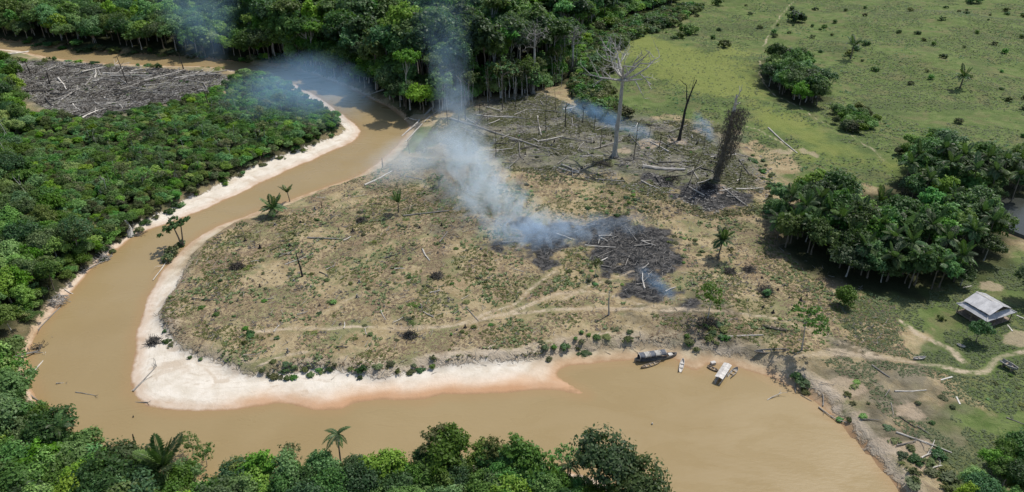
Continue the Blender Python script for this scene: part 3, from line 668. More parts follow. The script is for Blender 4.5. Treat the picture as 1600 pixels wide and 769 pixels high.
# near forest along the bottom
nr = [[(-60, 575), (20, 580), (38, 640), (85, 700), (150, 738), (300, 762), (450, 766), (600, 744), (760, 736), (890, 752), (970, 790), (1005, 860), (980, 960), (400, 960), (-200, 960)]]
pts = scatter(nr, 2.75, 27, 2.2)
def near_h(x, y): return 1.0
print('near', forest('riverside_tree', 'mid', pts, (.52, 1.06), lambda x, y, s: size_word(s, .7, .88) + ' green tree ' + ('on the water side' if px_of(x, y)[1] < 785 else 'at the bottom edge') + ' of the near wood, ' + band(px_of(x, y)[0], (110, 190, 270, 400, 536, 620, 720, 820, 910), ('left of the star-crowned palm', 'right of the star-crowned palm', 'left of the big-leaved palm', 'right of the big-leaved palm', 'left of the slender palm', 'right of the slender palm', 'under its highest tree', 'opposite the sand spit', 'beside the small palm', 'at its right end')), 'tree', 'near riverside forest', 11, 300, 'riverside_forest', 'green canopy of the near riverside forest'))
pts = scatter([[(60, 690), (150, 735), (300, 758), (450, 762), (600, 741), (760, 733), (890, 748), (965, 782), (1002, 850), (900, 800), (600, 790), (200, 800), (60, 740)]], 3.4, 127, 2.2)
forest('waterside_shrub', 'shrub', pts, (.7, 1.25), lambda x, y, s: ('tall' if s > 1.0 else 'low') + ' bright shrub on the waterside rim of the near forest', 'shrub', 'shrubs rimming the near forest', 111, 300)
# tall individual crowns that break the near skyline
for px, py, s, k, lb in [(700, 752, 1.15, 0, 'tall bushy tree standing highest over the near bank centre'), (930, 770, 1.2, 2, 'dark rounded tree at the right end of the near forest'), (985, 800, 1.1, 2, 'dark shaded tree on the last corner of the near forest'),
                        (820, 762, 1.1, 1, 'tall green tree midway along the right half of the near forest'), (600, 765, .95, 4, 'green tree over the water left of the highest near tree'), (30, 640, 1.1, 5, 'dense green tree at the left edge above the river loop'), (380, 770, .8, 3, 'light green tree beside the big-leaved palm'), (15, 700, 1.1, 2, 'dark tree in the lower left corner')]:
    p = P(px, py); place('riverside_tree', PRO['mid'][k], p, s * .98, px * .1, lb, 'tree', 'near riverside forest')
# grove on the right with palms
gp = [[(1208, 335), (1218, 385), (1300, 424), (1365, 452), (1440, 463), (1500, 445), (1555, 408), (1545, 360), (1500, 335), (1440, 345), (1400, 362), (1360, 365), (1335, 335), (1290, 318), (1240, 310)],
      [(1405, 290), (1420, 262), (1480, 250), (1600, 270), (1640, 300), (1560, 318), (1480, 320), (1420, 318)]]
pts = scatter(gp, 5.0, 28)
print('grove', forest('grove_tree', 'grove', pts, (.5, 1.12), lambda x, y, s: size_word(s, .72, .9) + ' dark tree of the grove, ' + ('in its back row ' if px_of(x, y)[1] < 325 else ('in its middle ' if px_of(x, y)[1] < 390 else 'in its front row ')) + band(px_of(x, y)[0], (1260, 1330, 1400, 1470, 1540), ('at the left tip', 'above the lone round bush', 'above the yard lawn', 'left of the house', 'behind the house', 'by the pond')), 'tree', 'grove beside the house', 12, 300))
# clump in the pasture
pts = scatter([[(1196, 118), (1203, 146), (1230, 162), (1268, 178), (1288, 160), (1285, 130), (1260, 108), (1215, 100)]], 4.6, 29)
forest('pasture_tree', 'grove', pts, (.65, 1.0), lambda x, y, s: size_word(s, .75, .88) + ' dark tree in the compact clump on the open pasture, ' + band(px_of(x, y)[0], (1225, 1255), ('left part', 'middle', 'right part')), 'tree', 'clump of trees on the pasture', 13)
pts = scatter([[(1290, 180), (1310, 172), (1350, 178), (1372, 195), (1350, 212), (1320, 212)], [(1395, 245), (1430, 225), (1470, 222), (1480, 240), (1440, 255)]], 3.6, 30)
forest('pasture_shrub', 'shrub', pts, (.7, 1.2), 'green shrub trailing down the pasture below the tree clump', 'shrub', 'shrubs below the pasture clump', 14)
# corner at lower right and the tree at the right edge
pts = scatter([[(1500, 745), (1530, 715), (1580, 712), (1660, 690), (1660, 860), (1500, 860)]], 3.1, 31)
forest('corner_tree', 'mid', pts, (.45, .7), lambda x, y, s: size_word(s, .53, .62) + ' dense green tree in the lower right corner ' + ('nearest the river' if px_of(x, y)[0] < 1550 else 'at the picture edge'), 'tree', 'trees in the lower right corner', 15)
for px, py, s, k, key, nm, lb in [(1612, 470, .9, 2, 'mid', 'shade_tree', 'dark tree at the right edge behind the house'), (1524, 534, .52, 0, 'grove', 'yard_tree', 'small leafy tree in front of the house'),
                                  (1320, 476, 1.45, 0, 'round', 'round_bush', 'round bright green bush standing alone in the yard'), (1197, 462, .85, 3, 'bush', 'weedy_bush', 'bright bush over a heap of dark brush'),
                                  (1470, 500, .6, 1, 'bush', 'yard_bush', 'small bush on the lawn left of the house')]:
    place(nm, PRO[key][k], P(px, py), s, 1.1, lb, 'bush' if 'bush' in nm else 'tree', None)
# ------------------------------------------------------------------ palms
def frond_mesh(name, L, wide, droop, lift, seed, n=13, m='leaf_palm'):
    rg = random.Random(seed); V = []; F = []
    pts = []
    for i in range(n + 1):
        t = i / n; pts.append(Vector((L * t * (1 - .12 * t), 0, L * (lift * t - droop * t * t))))
    for i in range(n):                                        # rachis
        a, b = pts[i], pts[i + 1]; w = .05 * L / 4 * (1 - i / n) + .012; k = len(V)
        V += [a + Vector((0, -w, 0)), b + Vector((0, -w, 0)), b + Vector((0, w, 0)), a + Vector((0, w, 0))]; F.append((k, k + 1, k + 2, k + 3))
    for i in range(1, n + 1):
        t = i / n; w = wide * L * math.sin(math.pi * min(1, .18 + .80 * t)) ** .7
        d = (pts[i] - pts[i - 1]).normalized()
        for s in (-1, 1):
            for h in (0, .5):
                a = pts[i - 1].lerp(pts[i], h); ww = w * rg.uniform(.8, 1.1); c = .030 * L + .02
                tip = a + d * ww * .55 + Vector((0, s * ww, -.30 * ww * rg.uniform(.5, 1.4)))
                mid = a.lerp(tip, .5) + Vector((0, 0, .06 * ww)); k = len(V)
                V += [a - d * c * .5, mid - d * c, tip, mid + d * c]; F.append((k, k + 1, k + 2, k + 3))
    return mesh(name, V, F, m)
FR = {q: [frond_mesh('frond', 4.0, *a, i) for i, a in enumerate(v)] for q, v in dict(
    open=[(.26, .62, .42), (.28, .75, .35), (.25, .55, .55)], erect=[(.24, .42, .95), (.26, .5, .8), (.24, .36, 1.2)], coco=[(.20, .85, .35), (.21, .95, .45), (.20, .7, .6)]).items()}
def palm_trunk(h, r, lean, seed, m='bark'):
    rg = random.Random(seed); mb = MB()
    pts = [(lean * h * (i / 6) ** 1.5, 0, h * i / 6 - (.5 if i == 0 else 0)) for i in range(7)]
    mb.tube(pts, [r * (1.35 if i == 0 else 1.08 - .35 * i / 6 + (.06 if i % 2 else 0)) for i in range(7)], 7, .12, rg)
    return mb.mesh('trunk', m), Vector(pts[-1])
def palm(name, px, py, h, fl, nf, style, label, lean=0.0, rz=0.0, group=None, r=.16, seed=0):
    rg = random.Random(seed + int(px)); p = P(px, py)
    t = thing(name, label, 'palm', p, rz, 1.0, group)
    me, top = palm_trunk(h, r, lean, seed)
    obj('trunk', me, t)
    for k in range(nf):
        a = 2 * math.pi * k / nf + rg.uniform(-.25, .25); s = fl / 4.0 * rg.uniform(.8, 1.1)
        inner = k % 3 == 0
        obj('frond', rg.choice(FR['erect' if inner and style != 'coco' else style]), t, top, (rg.uniform(-.15, .15), rg.uniform(-.25, .2) - (.35 if inner else 0), a), s)
    return t
palm('coconut_palm', 112, 722, 8.2, 3.6, 11, 'coco', 'slender palm with star-shaped crown at the lower left bank', .05, 2.0, seed=1)
palm('coconut_palm', 536, 748, 10.4, 2.9, 10, 'coco', 'slender palm rising over the near forest below the sand bar', .03, 1.0, seed=2)
palm('big_leaved_palm', 268, 770, 6.2, 5.4, 13, 'erect', 'large stemless palm with big upright fronds at bottom left', 0, .4, r=.25, seed=3)
palm('bank_palm', 428, 337, 2.4, 4.3, 16, 'open', 'full dark palm on the peninsula bank above the river', .02, .9, r=.25, seed=4)
palm('bank_palm', 453, 315, 3.2, 2.6, 9, 'erect', 'narrow drooping palm just behind the full bank palm', -.12, 0, r=.16, seed=5)
palm('field_palm', 623, 332, 3.4, 3.4, 8, 'erect', 'small upright palm on the singed ground left of the smoke', .0, .5, r=.2, seed=6)
palm('field_palm', 686, 291, 2.0, 2.6, 7, 'erect', 'tiny tufted palm farther back beside the smoke', .05, .2, r=.2, seed=7)
palm('lone_palm', 1122, 403, 5.4, 3.9, 17, 'open', 'lone round-crowned palm leaning beside the burnt strip', .11, 0, r=.2, seed=8)
palm('pasture_palm', 1329, 92, 6.5, 5.0, 10, 'erect', 'solitary palm on the far open pasture', 0, 0, r=.3, seed=9)
palm('pasture_palm', 1500, 138, 5.0, 4.4, 11, 'open', 'short bushy palm on the right side of the pasture', 0, 0, r=.3, seed=10)
palm('bank_palm', 884, 768, 6.0, 2.6, 9, 'coco', 'small palm poking out of the near forest before its dark end', .05, 0, seed=12)
gpalms = [(a_, b_, 9) for a_, b_ in ((1225, 352), (1250, 368), (1275, 358), (1300, 390), (1330, 385), (1360, 400), (1380, 420), (1410, 430), (1440, 400), (1465, 425), (1505, 410), (1535, 395), (1410, 300), (1475, 300), (1510, 308), (1545, 312))] + [(1235, 380, 7), (1262, 395, 8), (1290, 372, 8), (1318, 405, 7), (1245, 345, 7), (1290, 335, 6), (1345, 430, 8), (1385, 440, 7), (1420, 450, 8), (1455, 452, 7), (1490, 440, 7),
          (1425, 285, 9), (1460, 275, 9), (1495, 280, 8), (1530, 290, 9), (1560, 300, 10), (1585, 295, 9), (1440, 320, 8), (1480, 350, 8), (1520, 380, 9), (1580, 315, 8), (1310, 355, 8), (1400, 400, 8), (1215, 372, 5), (1600, 285, 8), (1365, 350, 7)]
for i, (a, b, h) in enumerate(gpalms):
    palm('grove_palm', a, b, h * 1.05, 4.2, 13, 'open', 'dark feathery palm of the grove, ' + ('back row, ' if b < 330 else ('middle row, ' if b < 395 else 'front row, ')) + band(a, (1250, 1300, 1350, 1400, 1450, 1500, 1545), ('at the left tip', 'above the weedy slope', 'above the lone round bush', 'above the yard lawn', 'left of the house lawn', 'left of the house', 'behind the house', 'by the pond')), random.Random(i).uniform(-.08, .08), i, 'palms of the grove', seed=20 + i)
for i, (a, b) in enumerate([(150, 230), (215, 260), (70, 420), (25, 470), (40, 330)]):
    palm('thicket_palm', a, b, 3.8, 3.2, 11, 'open', 'palm crown among the left bank trees', 0, i, 'palms on the left bank', seed=60 + i)

# ------------------------------------------------------------------ standing dead and burnt trees
def branch(mb, p, d, L, r, depth, rg, fork=(2, 3), curl=.35, sides=5, up=.12, thin=.62):
    pts, q, e = [p], Vector(p), Vector(d).normalized()
    n = 3
    for i in range(n):
        e = (e + Vector((rg.uniform(-curl, curl), rg.uniform(-curl, curl), rg.uniform(-curl, curl) * .6 + up))).normalized(); q = q + e * L / n; pts.append(q.copy())
    mb.tube(pts, [r, r * .85, r * .7, r * .5], sides if depth > 0 else 3, .15, rg, cap=depth == 0)
    if depth > 0:
        for _ in range(rg.randint(*fork)):
            k = rg.choice((1, 2, 3, 3)); a = Vector((rg.gauss(0, 1), rg.gauss(0, 1), rg.gauss(.15, .7))).normalized()
            branch(mb, pts[k], e * .9 + a * .85, L * rg.uniform(.5, .75), r * thin * rg.uniform(.7, 1), depth - 1, rg, fork, curl, sides, up, thin)
def trunk_tall(h, r, seed, m, lean=(0, 0), butt=0.0, taper=.45, n=10, top=None):
    rg = random.Random(seed); mb = MB(); k = 9; pts = []
    for i in range(k + 1):
        t = i / k; pts.append(Vector((lean[0] * h * t + rg.uniform(-.006, .006) * h, lean[1] * h * t + rg.uniform(-.006, .006) * h, h * t - (.8 if i == 0 else 0))))
    mb.tube(pts, [r * (1 - taper * i / k) * (1 + .25 * (i == 0) + .05 * math.sin(i * 2.3)) for i in range(k + 1)], n, .14, rg)
    if butt:
        for j in range(6):
            a = j * math.pi / 3 + rg.uniform(-.2, .2); dx, dy = math.cos(a), math.sin(a); w = butt * rg.uniform(.7, 1.2); hh = h * rg.uniform(.08, .15)
            c = Vector((dx, dy, 0)); s = Vector((-dy, dx, 0)) * r * .22; b0 = c * r * .6; b1 = c * (r + w)
            mb.add([b0 + s + Vector((0, 0, -.6)), b0 - s + Vector((0, 0, -.6)), b1 + s * .5 + Vector((0, 0, -.6)), b1 - s * .5 + Vector((0, 0, -.6)), b0 + s * .5 + Vector((0, 0, hh)), b0 - s * .5 + Vector((0, 0, hh)), c * (r + w * .25) + Vector((0, 0, hh * .4)) + s * .4, c * (r + w * .25) + Vector((0, 0, hh * .4)) - s * .4],
                   [(0, 2, 6, 4), (1, 5, 7, 3), (2, 3, 7, 6), (6, 7, 5, 4), (0, 1, 3, 2)])
    return mb.mesh('trunk', m), pts
# the big bare tree
p = P(960, 246); t = thing('dead_giant_tree', 'towering bare white tree with wide crown amid the clearing', 'tree', p)
me, pts = trunk_tall(27.5, .80, 3, 'bark_pale', (.028, 0), 1.5, .38, 12); obj('trunk', me, t)
rg = random.Random(12)
for k in range(11):
    a = 2 * math.pi * k / 11 + rg.uniform(-.2, .2); el = (.30, .65, 1.1)[k % 3] + rg.uniform(-.1, .1); mb = MB()
    if k == 4: el = -.35
    s = pts[-1] + Vector((0, 0, -rg.uniform(0, 1.6)))
    branch(mb, s, Vector((math.cos(a) * math.cos(el), math.sin(a) * math.cos(el), math.sin(el))), (8.6, 7.4, 7.0)[k % 3], .40, 3, rg, (2, 3), .28, 6, .05, .62)
    mb.obj('limb', 'bark_pale', t)
# forked charred snag
p = P(1061, 219); t = thing('charred_snag', 'black forked snag standing on a pale ash patch', 'dead tree', p)
me, pts = trunk_tall(13.5, .55, 4, 'char', (.09, .02), .6, .35, 8); obj('trunk', me, t)
for d, L, r in (((.25, 0, 1), 8.6, .30), ((-.12, .1, 1), 6.0, .26), ((.5, .1, 1.0), 4.0, .18)):
    mb = MB(); branch(mb, pts[-1 if L > 5 else -2], d, L, r, 1, rg, (1, 1), .10, 6, .15, .5); mb.obj('limb', 'char', t)
# vine-draped broken trunk
p = P(1119, 281); t = thing('vine_draped_snag', 'dark broken trunk hung with dead vines above white ash', 'dead tree', p)
me, pts = trunk_tall(22.0, .72, 5, 'bark', (.10, 0), .9, .25, 10); obj('trunk', me, t)
vr = np.random.default_rng(8); nq = 6500
z0 = 1.0 + 22.0 * vr.random(nq) ** .75; aa = vr.uniform(0, 6.28, nq); qq = np.sqrt(vr.random(nq)) * (1.3 + 1.7 * np.clip((z0 - 3) / 7, 0, 1)) * (.75 + .5 * vr.random(nq))
cx_ = z0 * .10 + qq * np.cos(aa) + 1.1 * np.clip((z0 - 4) / 6, 0, 1); cy_ = qq * np.sin(aa)
hl = vr.uniform(.25, .8, nq); wq = vr.uniform(.04, .11, nq); yaw = vr.uniform(0, 3.14, nq); sx_, sy_ = np.cos(yaw) * wq, np.sin(yaw) * wq
jx, jy = vr.normal(size=nq) * .16, vr.normal(size=nq) * .16
VV = np.stack([np.stack([cx_ - sx_, cy_ - sy_, z0], -1), np.stack([cx_ + sx_, cy_ + sy_, z0], -1), np.stack([cx_ + sx_ * .4 + jx, cy_ + sy_ * .4 + jy, np.maximum(z0 - hl, .05)], -1), np.stack([cx_ - sx_ * .4 + jx, cy_ - sy_ * .4 + jy, np.maximum(z0 - hl, .05)], -1)], 1).reshape(-1, 3)
o = obj('hanging_vines', mesh_np('hanging_vines', VV, 4, 'vine'), t); o['kind'] = 'stuff'
mb = MB(); branch(mb, pts[-1], (0, 0, 1), 5.5, .5, 2, rg, (2, 2), .25, 6, .1, .6); mb.obj('limb', 'bark_pale', t)
# shaggy grey trees at the forest edge
for px, py, h, cr, sd, lb in ((833, 146, 24, 6.0, 31, 'grey leafless tree with drooping twigs at the forest edge'), (893, 118, 17, 5.2, 32, 'hazy grey dead tree behind the light regrowth'), (926, 45, 15, 3.0, 33, 'slim pale dead tree against the dark forest')):
    p = P(px, py); t = thing('shaggy_dead_tree', lb, 'dead tree', p); rs = random.Random(sd)
    me, pts = trunk_tall(h, .62, sd, 'bark_pale', (.02, 0), .7, .5, 8); obj('trunk', me, t)
    for k in range(9):
        a = 2 * math.pi * k / 9; el = rs.uniform(.25, 1.2); mb = MB()
        branch(mb, pts[-1 - (k % 3)], Vector((math.cos(a) * math.cos(el), math.sin(a) * math.cos(el), math.sin(el))), cr * .62, .2, 3, rs, (3, 4), .45, 5, -.05, .6); mb.obj('limb', 'twig_grey', t)
    mb = MB()
    for i in range(130):
        z0 = rs.uniform(1.5, h * .55); a = rs.uniform(0, 6.28); q = rs.uniform(.6, 2.6) * (1.15 - .5 * z0 / h); c = Vector((q * math.cos(a), q * math.sin(a), z0))
        mb.tube([c, c + Vector((0, 0, -1.2)), c + Vector((rs.uniform(-.5, .5), 0, -max(.9, min(3.4, z0))))], [.05, .08, .04], 3, cap=False)
    o = mb.obj('hanging_vines', 'twig_dark', t); o['kind'] = 'stuff'
# burnt poles and thin dead trunks
def pole(name, px, py, h, r, m, label, lean=(0, 0), branches=0, group=None, sd=0):
    p = P(px, py); t = thing(name, label, 'dead tree', p, 0, 1, group); rs = random.Random(sd + int(px * 3))
    me, pts = trunk_tall(h, r, int(px), m, lean, 0, .55, 6); obj('trunk', me, t)
    for k in range(branches):
        a = rs.uniform(0, 6.28); mb = MB(); branch(mb, pts[rs.randint(5, 9)], (math.cos(a), math.sin(a), .8), h * rs.uniform(.12, .25), r * .45, 1, rs, (1, 2), .3, 4); mb.obj('branch', m, t)
    return t
rs = random.Random(80)
for x, y in scatter([[(140, 225), (330, 180), (440, 150), (500, 180), (400, 238), (250, 300), (160, 330)]], 9.5, 128):
    a, b = px_of(x, y)
    pole('pale_dead_stem', a, b, rs.uniform(4, 7), rs.uniform(.06, .10), 'bark_pale', 'thin pale dead stem in the left thicket ' + band(a, (220, 290, 360, 430), ('above the broken white trunk', 'behind the near sandy strip', 'behind the middle sandy strip', 'behind the far sandy strip', 'at the river bend')), (rs.uniform(-.2, .2), 0), 2, 'pale dead stems in the thicket')
G = 'thin burnt trunks standing in the clearing'
pole('burnt_pole', 883, 199, 9.5, .24, 'char', 'black burnt pole left of the big bare tree', (0, 0), 2)
pole('burnt_pole', 775, 246, 9.0, .16, 'char', 'thin black pole right of the rising smoke', (0, 0), 1)
pole('burnt_pole', 990, 250, 13, .16, 'twig_dark', 'thin grey pole just right of the big bare tree', (.03, 0), 3)
pole('burnt_pole', 727, 188, 11, .22, 'char', 'dark pole at the edge of the forest behind the smoke', (0, 0), 3)
pole('dead_sapling', 785, 172, 15, .2, 'bark', 'thin dead tree at the clearing back edge', (.01, 0), 5)
pole('dead_sapling', 1074, 292, 12, .15, 'twig_dark', 'thin leaning dead sapling left of the vine-draped trunk', (.28, 0), 6)
pole('burnt_post', 473, 432, 6.8, .26, 'char', 'leaning black post with crossed pale log on the field', (-.10, 0), 0)
pole('pale_post', 951, 492, 6.4, .22, 'bark_pale', 'pale forked post beside the footpath junction', (-.05, 0), 1)
pole('burnt_post', 598, 262, 3.4, .22, 'char', 'short burnt post by the water above the peninsula tip', (0, 0), 0)
pole('burnt_post', 503, 325, 2.4, .14, 'char', 'short dark stake behind the bank palms', (0, 0), 0)
rs = random.Random(79)
for i in range(34):
    a = rs.uniform(690, 905); b = np.interp(a, (690, 760, 830, 870, 905), (172, 152, 146, 128, 100)) - rs.uniform(-14, 5)
    pole('dead_sapling', a, b, rs.uniform(6, 15), rs.uniform(.10, .18), rs.choice(('bark_pale', 'bark', 'bark_pale')), 'thin pale dead trunk at the forest foot ' + band(a, (740, 800, 850), ('beside the smoke', 'left of the shaggy grey tree', 'by the shaggy grey tree', 'near the light regrowth')), (rs.uniform(-.08, .08), 0), rs.randint(1, 4), 'pale dead trunks along the forest foot')
rs = random.Random(77)
for i, (a, b, h) in enumerate([(842, 212, 7), (853, 205, 6), (853, 232, 5), (910, 192, 6), (853, 176, 8), (762, 190, 9), (750, 178, 10), (805, 172, 9), (868, 172, 8), (700, 195, 6), (716, 192, 7), (1014, 215, 6), (1030, 230, 5), (938, 232, 7), (928, 205, 6), (905, 215, 5), (640, 240, 4.5), (948, 190, 9), (1100, 232, 6), (1155, 285, 5)]):
    pole('burnt_pole', a, b, h, rs.uniform(.1, .18), rs.choice(('char', 'twig_dark', 'bark')), 'thin dead trunk left standing in the burnt clearing', (rs.uniform(-.08, .08), 0), rs.randint(0, 3), G)
for a, b, h, ln, lb in [(328, 172, 8, -.08, 'thin bare pole standing over the left thicket'), (399, 158, 8, 0, 'thin dark pole in the thicket nearest the river bend'), (199, 131, 12, -.12, 'leaning grey trunk in the felled clearing'), (287, 108, 7, -.1, 'short trunk between the felled clearing and the river'), (48, 116, 6, -.1, 'dark stump trunk at the left of the felled clearing'), (78, 132, 6, .05, 'dark stump trunk amid the felled logs')]:
    pole('burnt_pole', a, b, h, .26, 'bark_dark', lb, (ln, 0), 1)
for a, b, h, ln, lb in [(30, 268, 12, -.28, 'slender white trunk leaning left at the picture edge'), (14, 262, 10, -.1, 'slender white trunk beside the leaning one'), (62, 330, 9, -.35, 'white trunk leaning over the left bank trees'), (25, 235, 10, -.22, 'thin pale trunk above the left bank trees'), (170, 312, 7, .05, 'pale bare trunk within the left thicket')]:
    pole('leaning_bare_tree', a, b, h, .15, 'bark_pale', lb, (ln, 0), 2)

# ------------------------------------------------------------------ fallen logs
def log_mesh(seed, m, stub):
    rg = random.Random(seed); mb = MB(); n = 7
    b1, b2 = rg.uniform(-.35, .35), rg.uniform(-.25, .25)
    pts = [Vector((10 * (i / n - .5), b1 * math.sin(math.pi * i / n) + rg.uniform(-.06, .06), b2 * .4 * math.sin(math.pi * i / n))) for i in range(n + 1)]
    mb.tube(pts, [.25 * (1.15 - .55 * i / n) for i in range(n + 1)], 7, .18, rg)
    for _ in range(stub):
        k = rg.randint(3, n); a = rg.uniform(-1, 1); branch(mb, pts[k], (1.0, a * 1.4, abs(rg.uniform(.1, .9))), rg.uniform(1.5, 3.5), .11, 1, rg, (1, 2), .3, 4, 0, .6)
    return mb.mesh('log', m)
LOGS = {m: [log_mesh(700 + i + 10 * j, m, (0, 1, 3, 0)[i]) for i in range(4)] for j, m in enumerate(('log_pale', 'log_grey', 'log_char'))}
def log_at(x, y, ang, L, r, m, label, name='fallen_log', group=None, k=None, dz=0.0, cat='log'):
    c, s = math.cos(ang) * L / 2, math.sin(ang) * L / 2
    z0, z1 = hz(x - c, y - s), hz(x + c, y + s); zm = max((z0 + z1) / 2, hz(x, y) - .1)
    o = obj(name, LOGS[m][random.randrange(4) if k is None else k], None, (x, y, max(zm, 0) + r * .6 + dz), (0, -math.atan2(z1 - z0, L), ang), (L / 10, r / .25, r / .25))
    return tag(o, label, cat, group)
def log_px(a, b, r, m, label, name='fallen_log', group=None, k=0, dz=0.0, cat='log'):
    if a[1] > 400: r *= .62
    p, q = P(*a), P(*b); d = q - p
    return log_at((p.x + q.x) / 2, (p.y + q.y) / 2, math.atan2(d.y, d.x), math.hypot(d.x, d.y), r, m, label, name, group, k, dz, cat)
for a, b, r, m, k, lb in [
    ((675, 170), (628, 214), .42, 'log_pale', 1, 'long pale log sloping to the water by the river bend'), ((672, 182), (634, 222), .25, 'log_pale', 0, 'second pale log under the long one at the bend'), ((690, 172), (655, 196), .25, 'log_grey', 0, 'grey log above the green patch at the bend'),
    ((703, 186), (838, 229), .42, 'log_grey', 1, 'long fallen trunk running down right from the smoke'), ((745, 181), (802, 184), .35, 'log_pale', 0, 'pale log lying level at the clearing back'), ((1004, 262), (1070, 266), .62, 'log_pale', 0, 'thick white log between the big bare tree and vine-draped trunk'),
    ((880, 172), (920, 162), .3, 'log_pale', 0, 'pale log at the foot of the light regrowth'), ((840, 182), (846, 212), .24, 'log_pale', 0, 'short white log pointing downhill left of the black pole'), ((570, 290), (612, 268), .28, 'log_pale', 0, 'whitish log near the water in drifting smoke'),
    ((634, 276), (660, 281), .22, 'log_grey', 0, 'grey log ahead of the smoke, near the tiny palm'), ((630, 338), (700, 330), .25, 'log_grey', 1, 'thin log beside the upright field palm'), ((445, 414), (490, 396), .2, 'log_pale', 0, 'pale log crossing the leaning black post'),
    ((1128, 527), (1192, 524), .22, 'log_pale', 1, 'long pale log by the beached canoes'), ((1362, 571), (1390, 590), .26, 'log_grey', 0, 'grey log lying slantwise below the footpath'), ((1398, 612), (1447, 610), .28, 'log_pale', 0, 'straight whitish log on the muddy ground'),
    ((1400, 676), (1487, 708), .28, 'log_pale', 1, 'long pale log near the lower right bank'), ((1449, 711), (1460, 688), .18, 'log_pale', 0, 'short pale log crossing the long one'), ((1572, 653), (1602, 664), .2, 'log_grey', 0, 'dark thin log at the right edge'),
    ((728, 480), (748, 502), .2, 'log_grey', 0, 'short grey log beside the branching footpath'), ((595, 485), (603, 500), .16, 'log_pale', 0, 'small pale log left of the green weeds'), ((818, 425), (800, 420), .16, 'log_pale', 0, 'small pale log right under the burning edge'),
    ((480, 372), (530, 374), .2, 'log_grey', 1, 'thin grey log on the peninsula behind the black post'), ((660, 390), (672, 408), .2, 'log_pale', 0, 'short log below the smouldering edge'), ((1045, 238), (1015, 222), .3, 'log_pale', 0, 'pale log left of the forked black snag'),
    ((1150, 296), (1192, 294), .25, 'log_pale', 0, 'thin white log right of the vine-draped trunk'), ((1110, 246), (1150, 242), .28, 'log_pale', 0, 'whitish log behind the vine-draped trunk'), ((1200, 200), (1246, 240), .22, 'log_pale', 0, 'long thin pale pole at the pasture foot'),
    ((208, 612), (245, 572), .28, 'log_grey', 2, 'weathered snag lying across the white sand bar'), ((52, 590), (78, 560), .25, 'log_pale', 2, 'white dead branch jutting from the left bank'), ((20, 558), (88, 543), .38, 'log_grey', 2, 'fallen tree sticking out into the water at left'), ((48, 618), (82, 642), .2, 'log_grey', 0, 'grey pole lying along the left bank'),
    ((95, 480), (60, 515), .22, 'log_grey', 2, 'bleached branch heap on the left bank edge'), ((125, 428), (160, 408), .25, 'log_grey', 2, 'tangled grey log at the left waterline'), ((100, 452), (120, 462), .2, 'log_pale', 0, 'short log at the water edge below the tangle'), ((1430, 668), (1404, 650), .18, 'log_char', 0, 'dark log half in weeds at lower right'),
    ((560, 160), (575, 150), .3, 'log_grey', 0, 'log half sunk at the far bend'), ((600, 142), (578, 150), .25, 'log_pale', 2, 'pale branch on the far bend sand'), ((2, 89), (46, 84), .5, 'log_pale', 0, 'long white log at the far left of the felled clearing'), ((195, 620), (230, 592), .2, 'log_pale', 0, 'pale stick at the sand bar edge'),
    ((268, 400), (240, 440), .16, 'log_pale', 1, 'thin bleached pole along the sandy bank'), ((180, 735), (215, 705), .2, 'log_pale', 0, 'pale pole lying on the near bank sand')]:
    log_px(a, b, r, m, lb, k=k)
lg = random.Random(5)
def scatter_logs(pl, n, seed, lens, rads, mats, label, group, bias):
    rg = random.Random(seed); w = poly(pl); x0, y0 = w.min(0); x1, y1 = w.max(0); c = 0
    while c < n:
        x, y = rg.uniform(x0, x1), rg.uniform(y0, y1)
        if not inside(w, np.array([x]), np.array([y]))[0]: continue
        m = rg.choice(mats); L = rg.uniform(*lens) * (rg.random() ** .5)
        log_at(x, y, rg.gauss(bias, .9), max(2.5, L), rg.uniform(*rads), m, label + {'log_pale': ', bleached pale', 'log_grey': ', weathered grey', 'log_char': ', charred black'}[m], 'fallen_log', group, rg.randrange(4), rg.uniform(0, .35)); c += 1
scatter_logs([(10, 100), (70, 94), (200, 106), (330, 113), (362, 124), (320, 148), (250, 165), (150, 188), (95, 185), (50, 150)], 120, 41, (6, 22), (.14, .34), ('log_pale', 'log_grey', 'log_grey', 'log_char'), 'felled trunk in the grey clearing at upper left', 'felled trunks at upper left', .25)
scatter_logs([(705, 190), (770, 165), (860, 160), (940, 190), (1040, 200), (1120, 215), (1190, 262), (1185, 298), (1100, 325), (1040, 300), (950, 288), (860, 268), (780, 255), (725, 215)], 120, 42, (4, 15), (.09, .22), ('log_pale', 'log_grey', 'log_grey', 'log_char', 'log_grey'), 'fallen branch or trunk in the burnt clearing', 'fallen wood in the burnt clearing', -.25)
scatter_logs([(790, 380), (830, 350), (1000, 352), (1050, 400), (1050, 465), (1000, 465), (940, 412)], 26, 43, (3, 9), (.08, .2), ('log_grey', 'log_char', 'log_pale'), 'singed branch on the black burnt strip', 'singed branches on the burnt strip', .3)
scatter_logs([(320, 400), (500, 310), (640, 300), (760, 400), (860, 440), (700, 540), (400, 560), (300, 520)], 40, 44, (2, 6), (.06, .14), ('log_grey', 'log_char', 'log_pale'), 'small stick lying in the dry peninsula grass', 'sticks in the dry grass', .3)
scatter_logs([(1190, 600), (1300, 640), (1390, 720), (1470, 740), (1440, 640), (1300, 570)], 14, 45, (2, 5), (.06, .14), ('log_grey', 'log_pale'), 'small stick on the eroded right bank', 'sticks on the right bank', -.6)
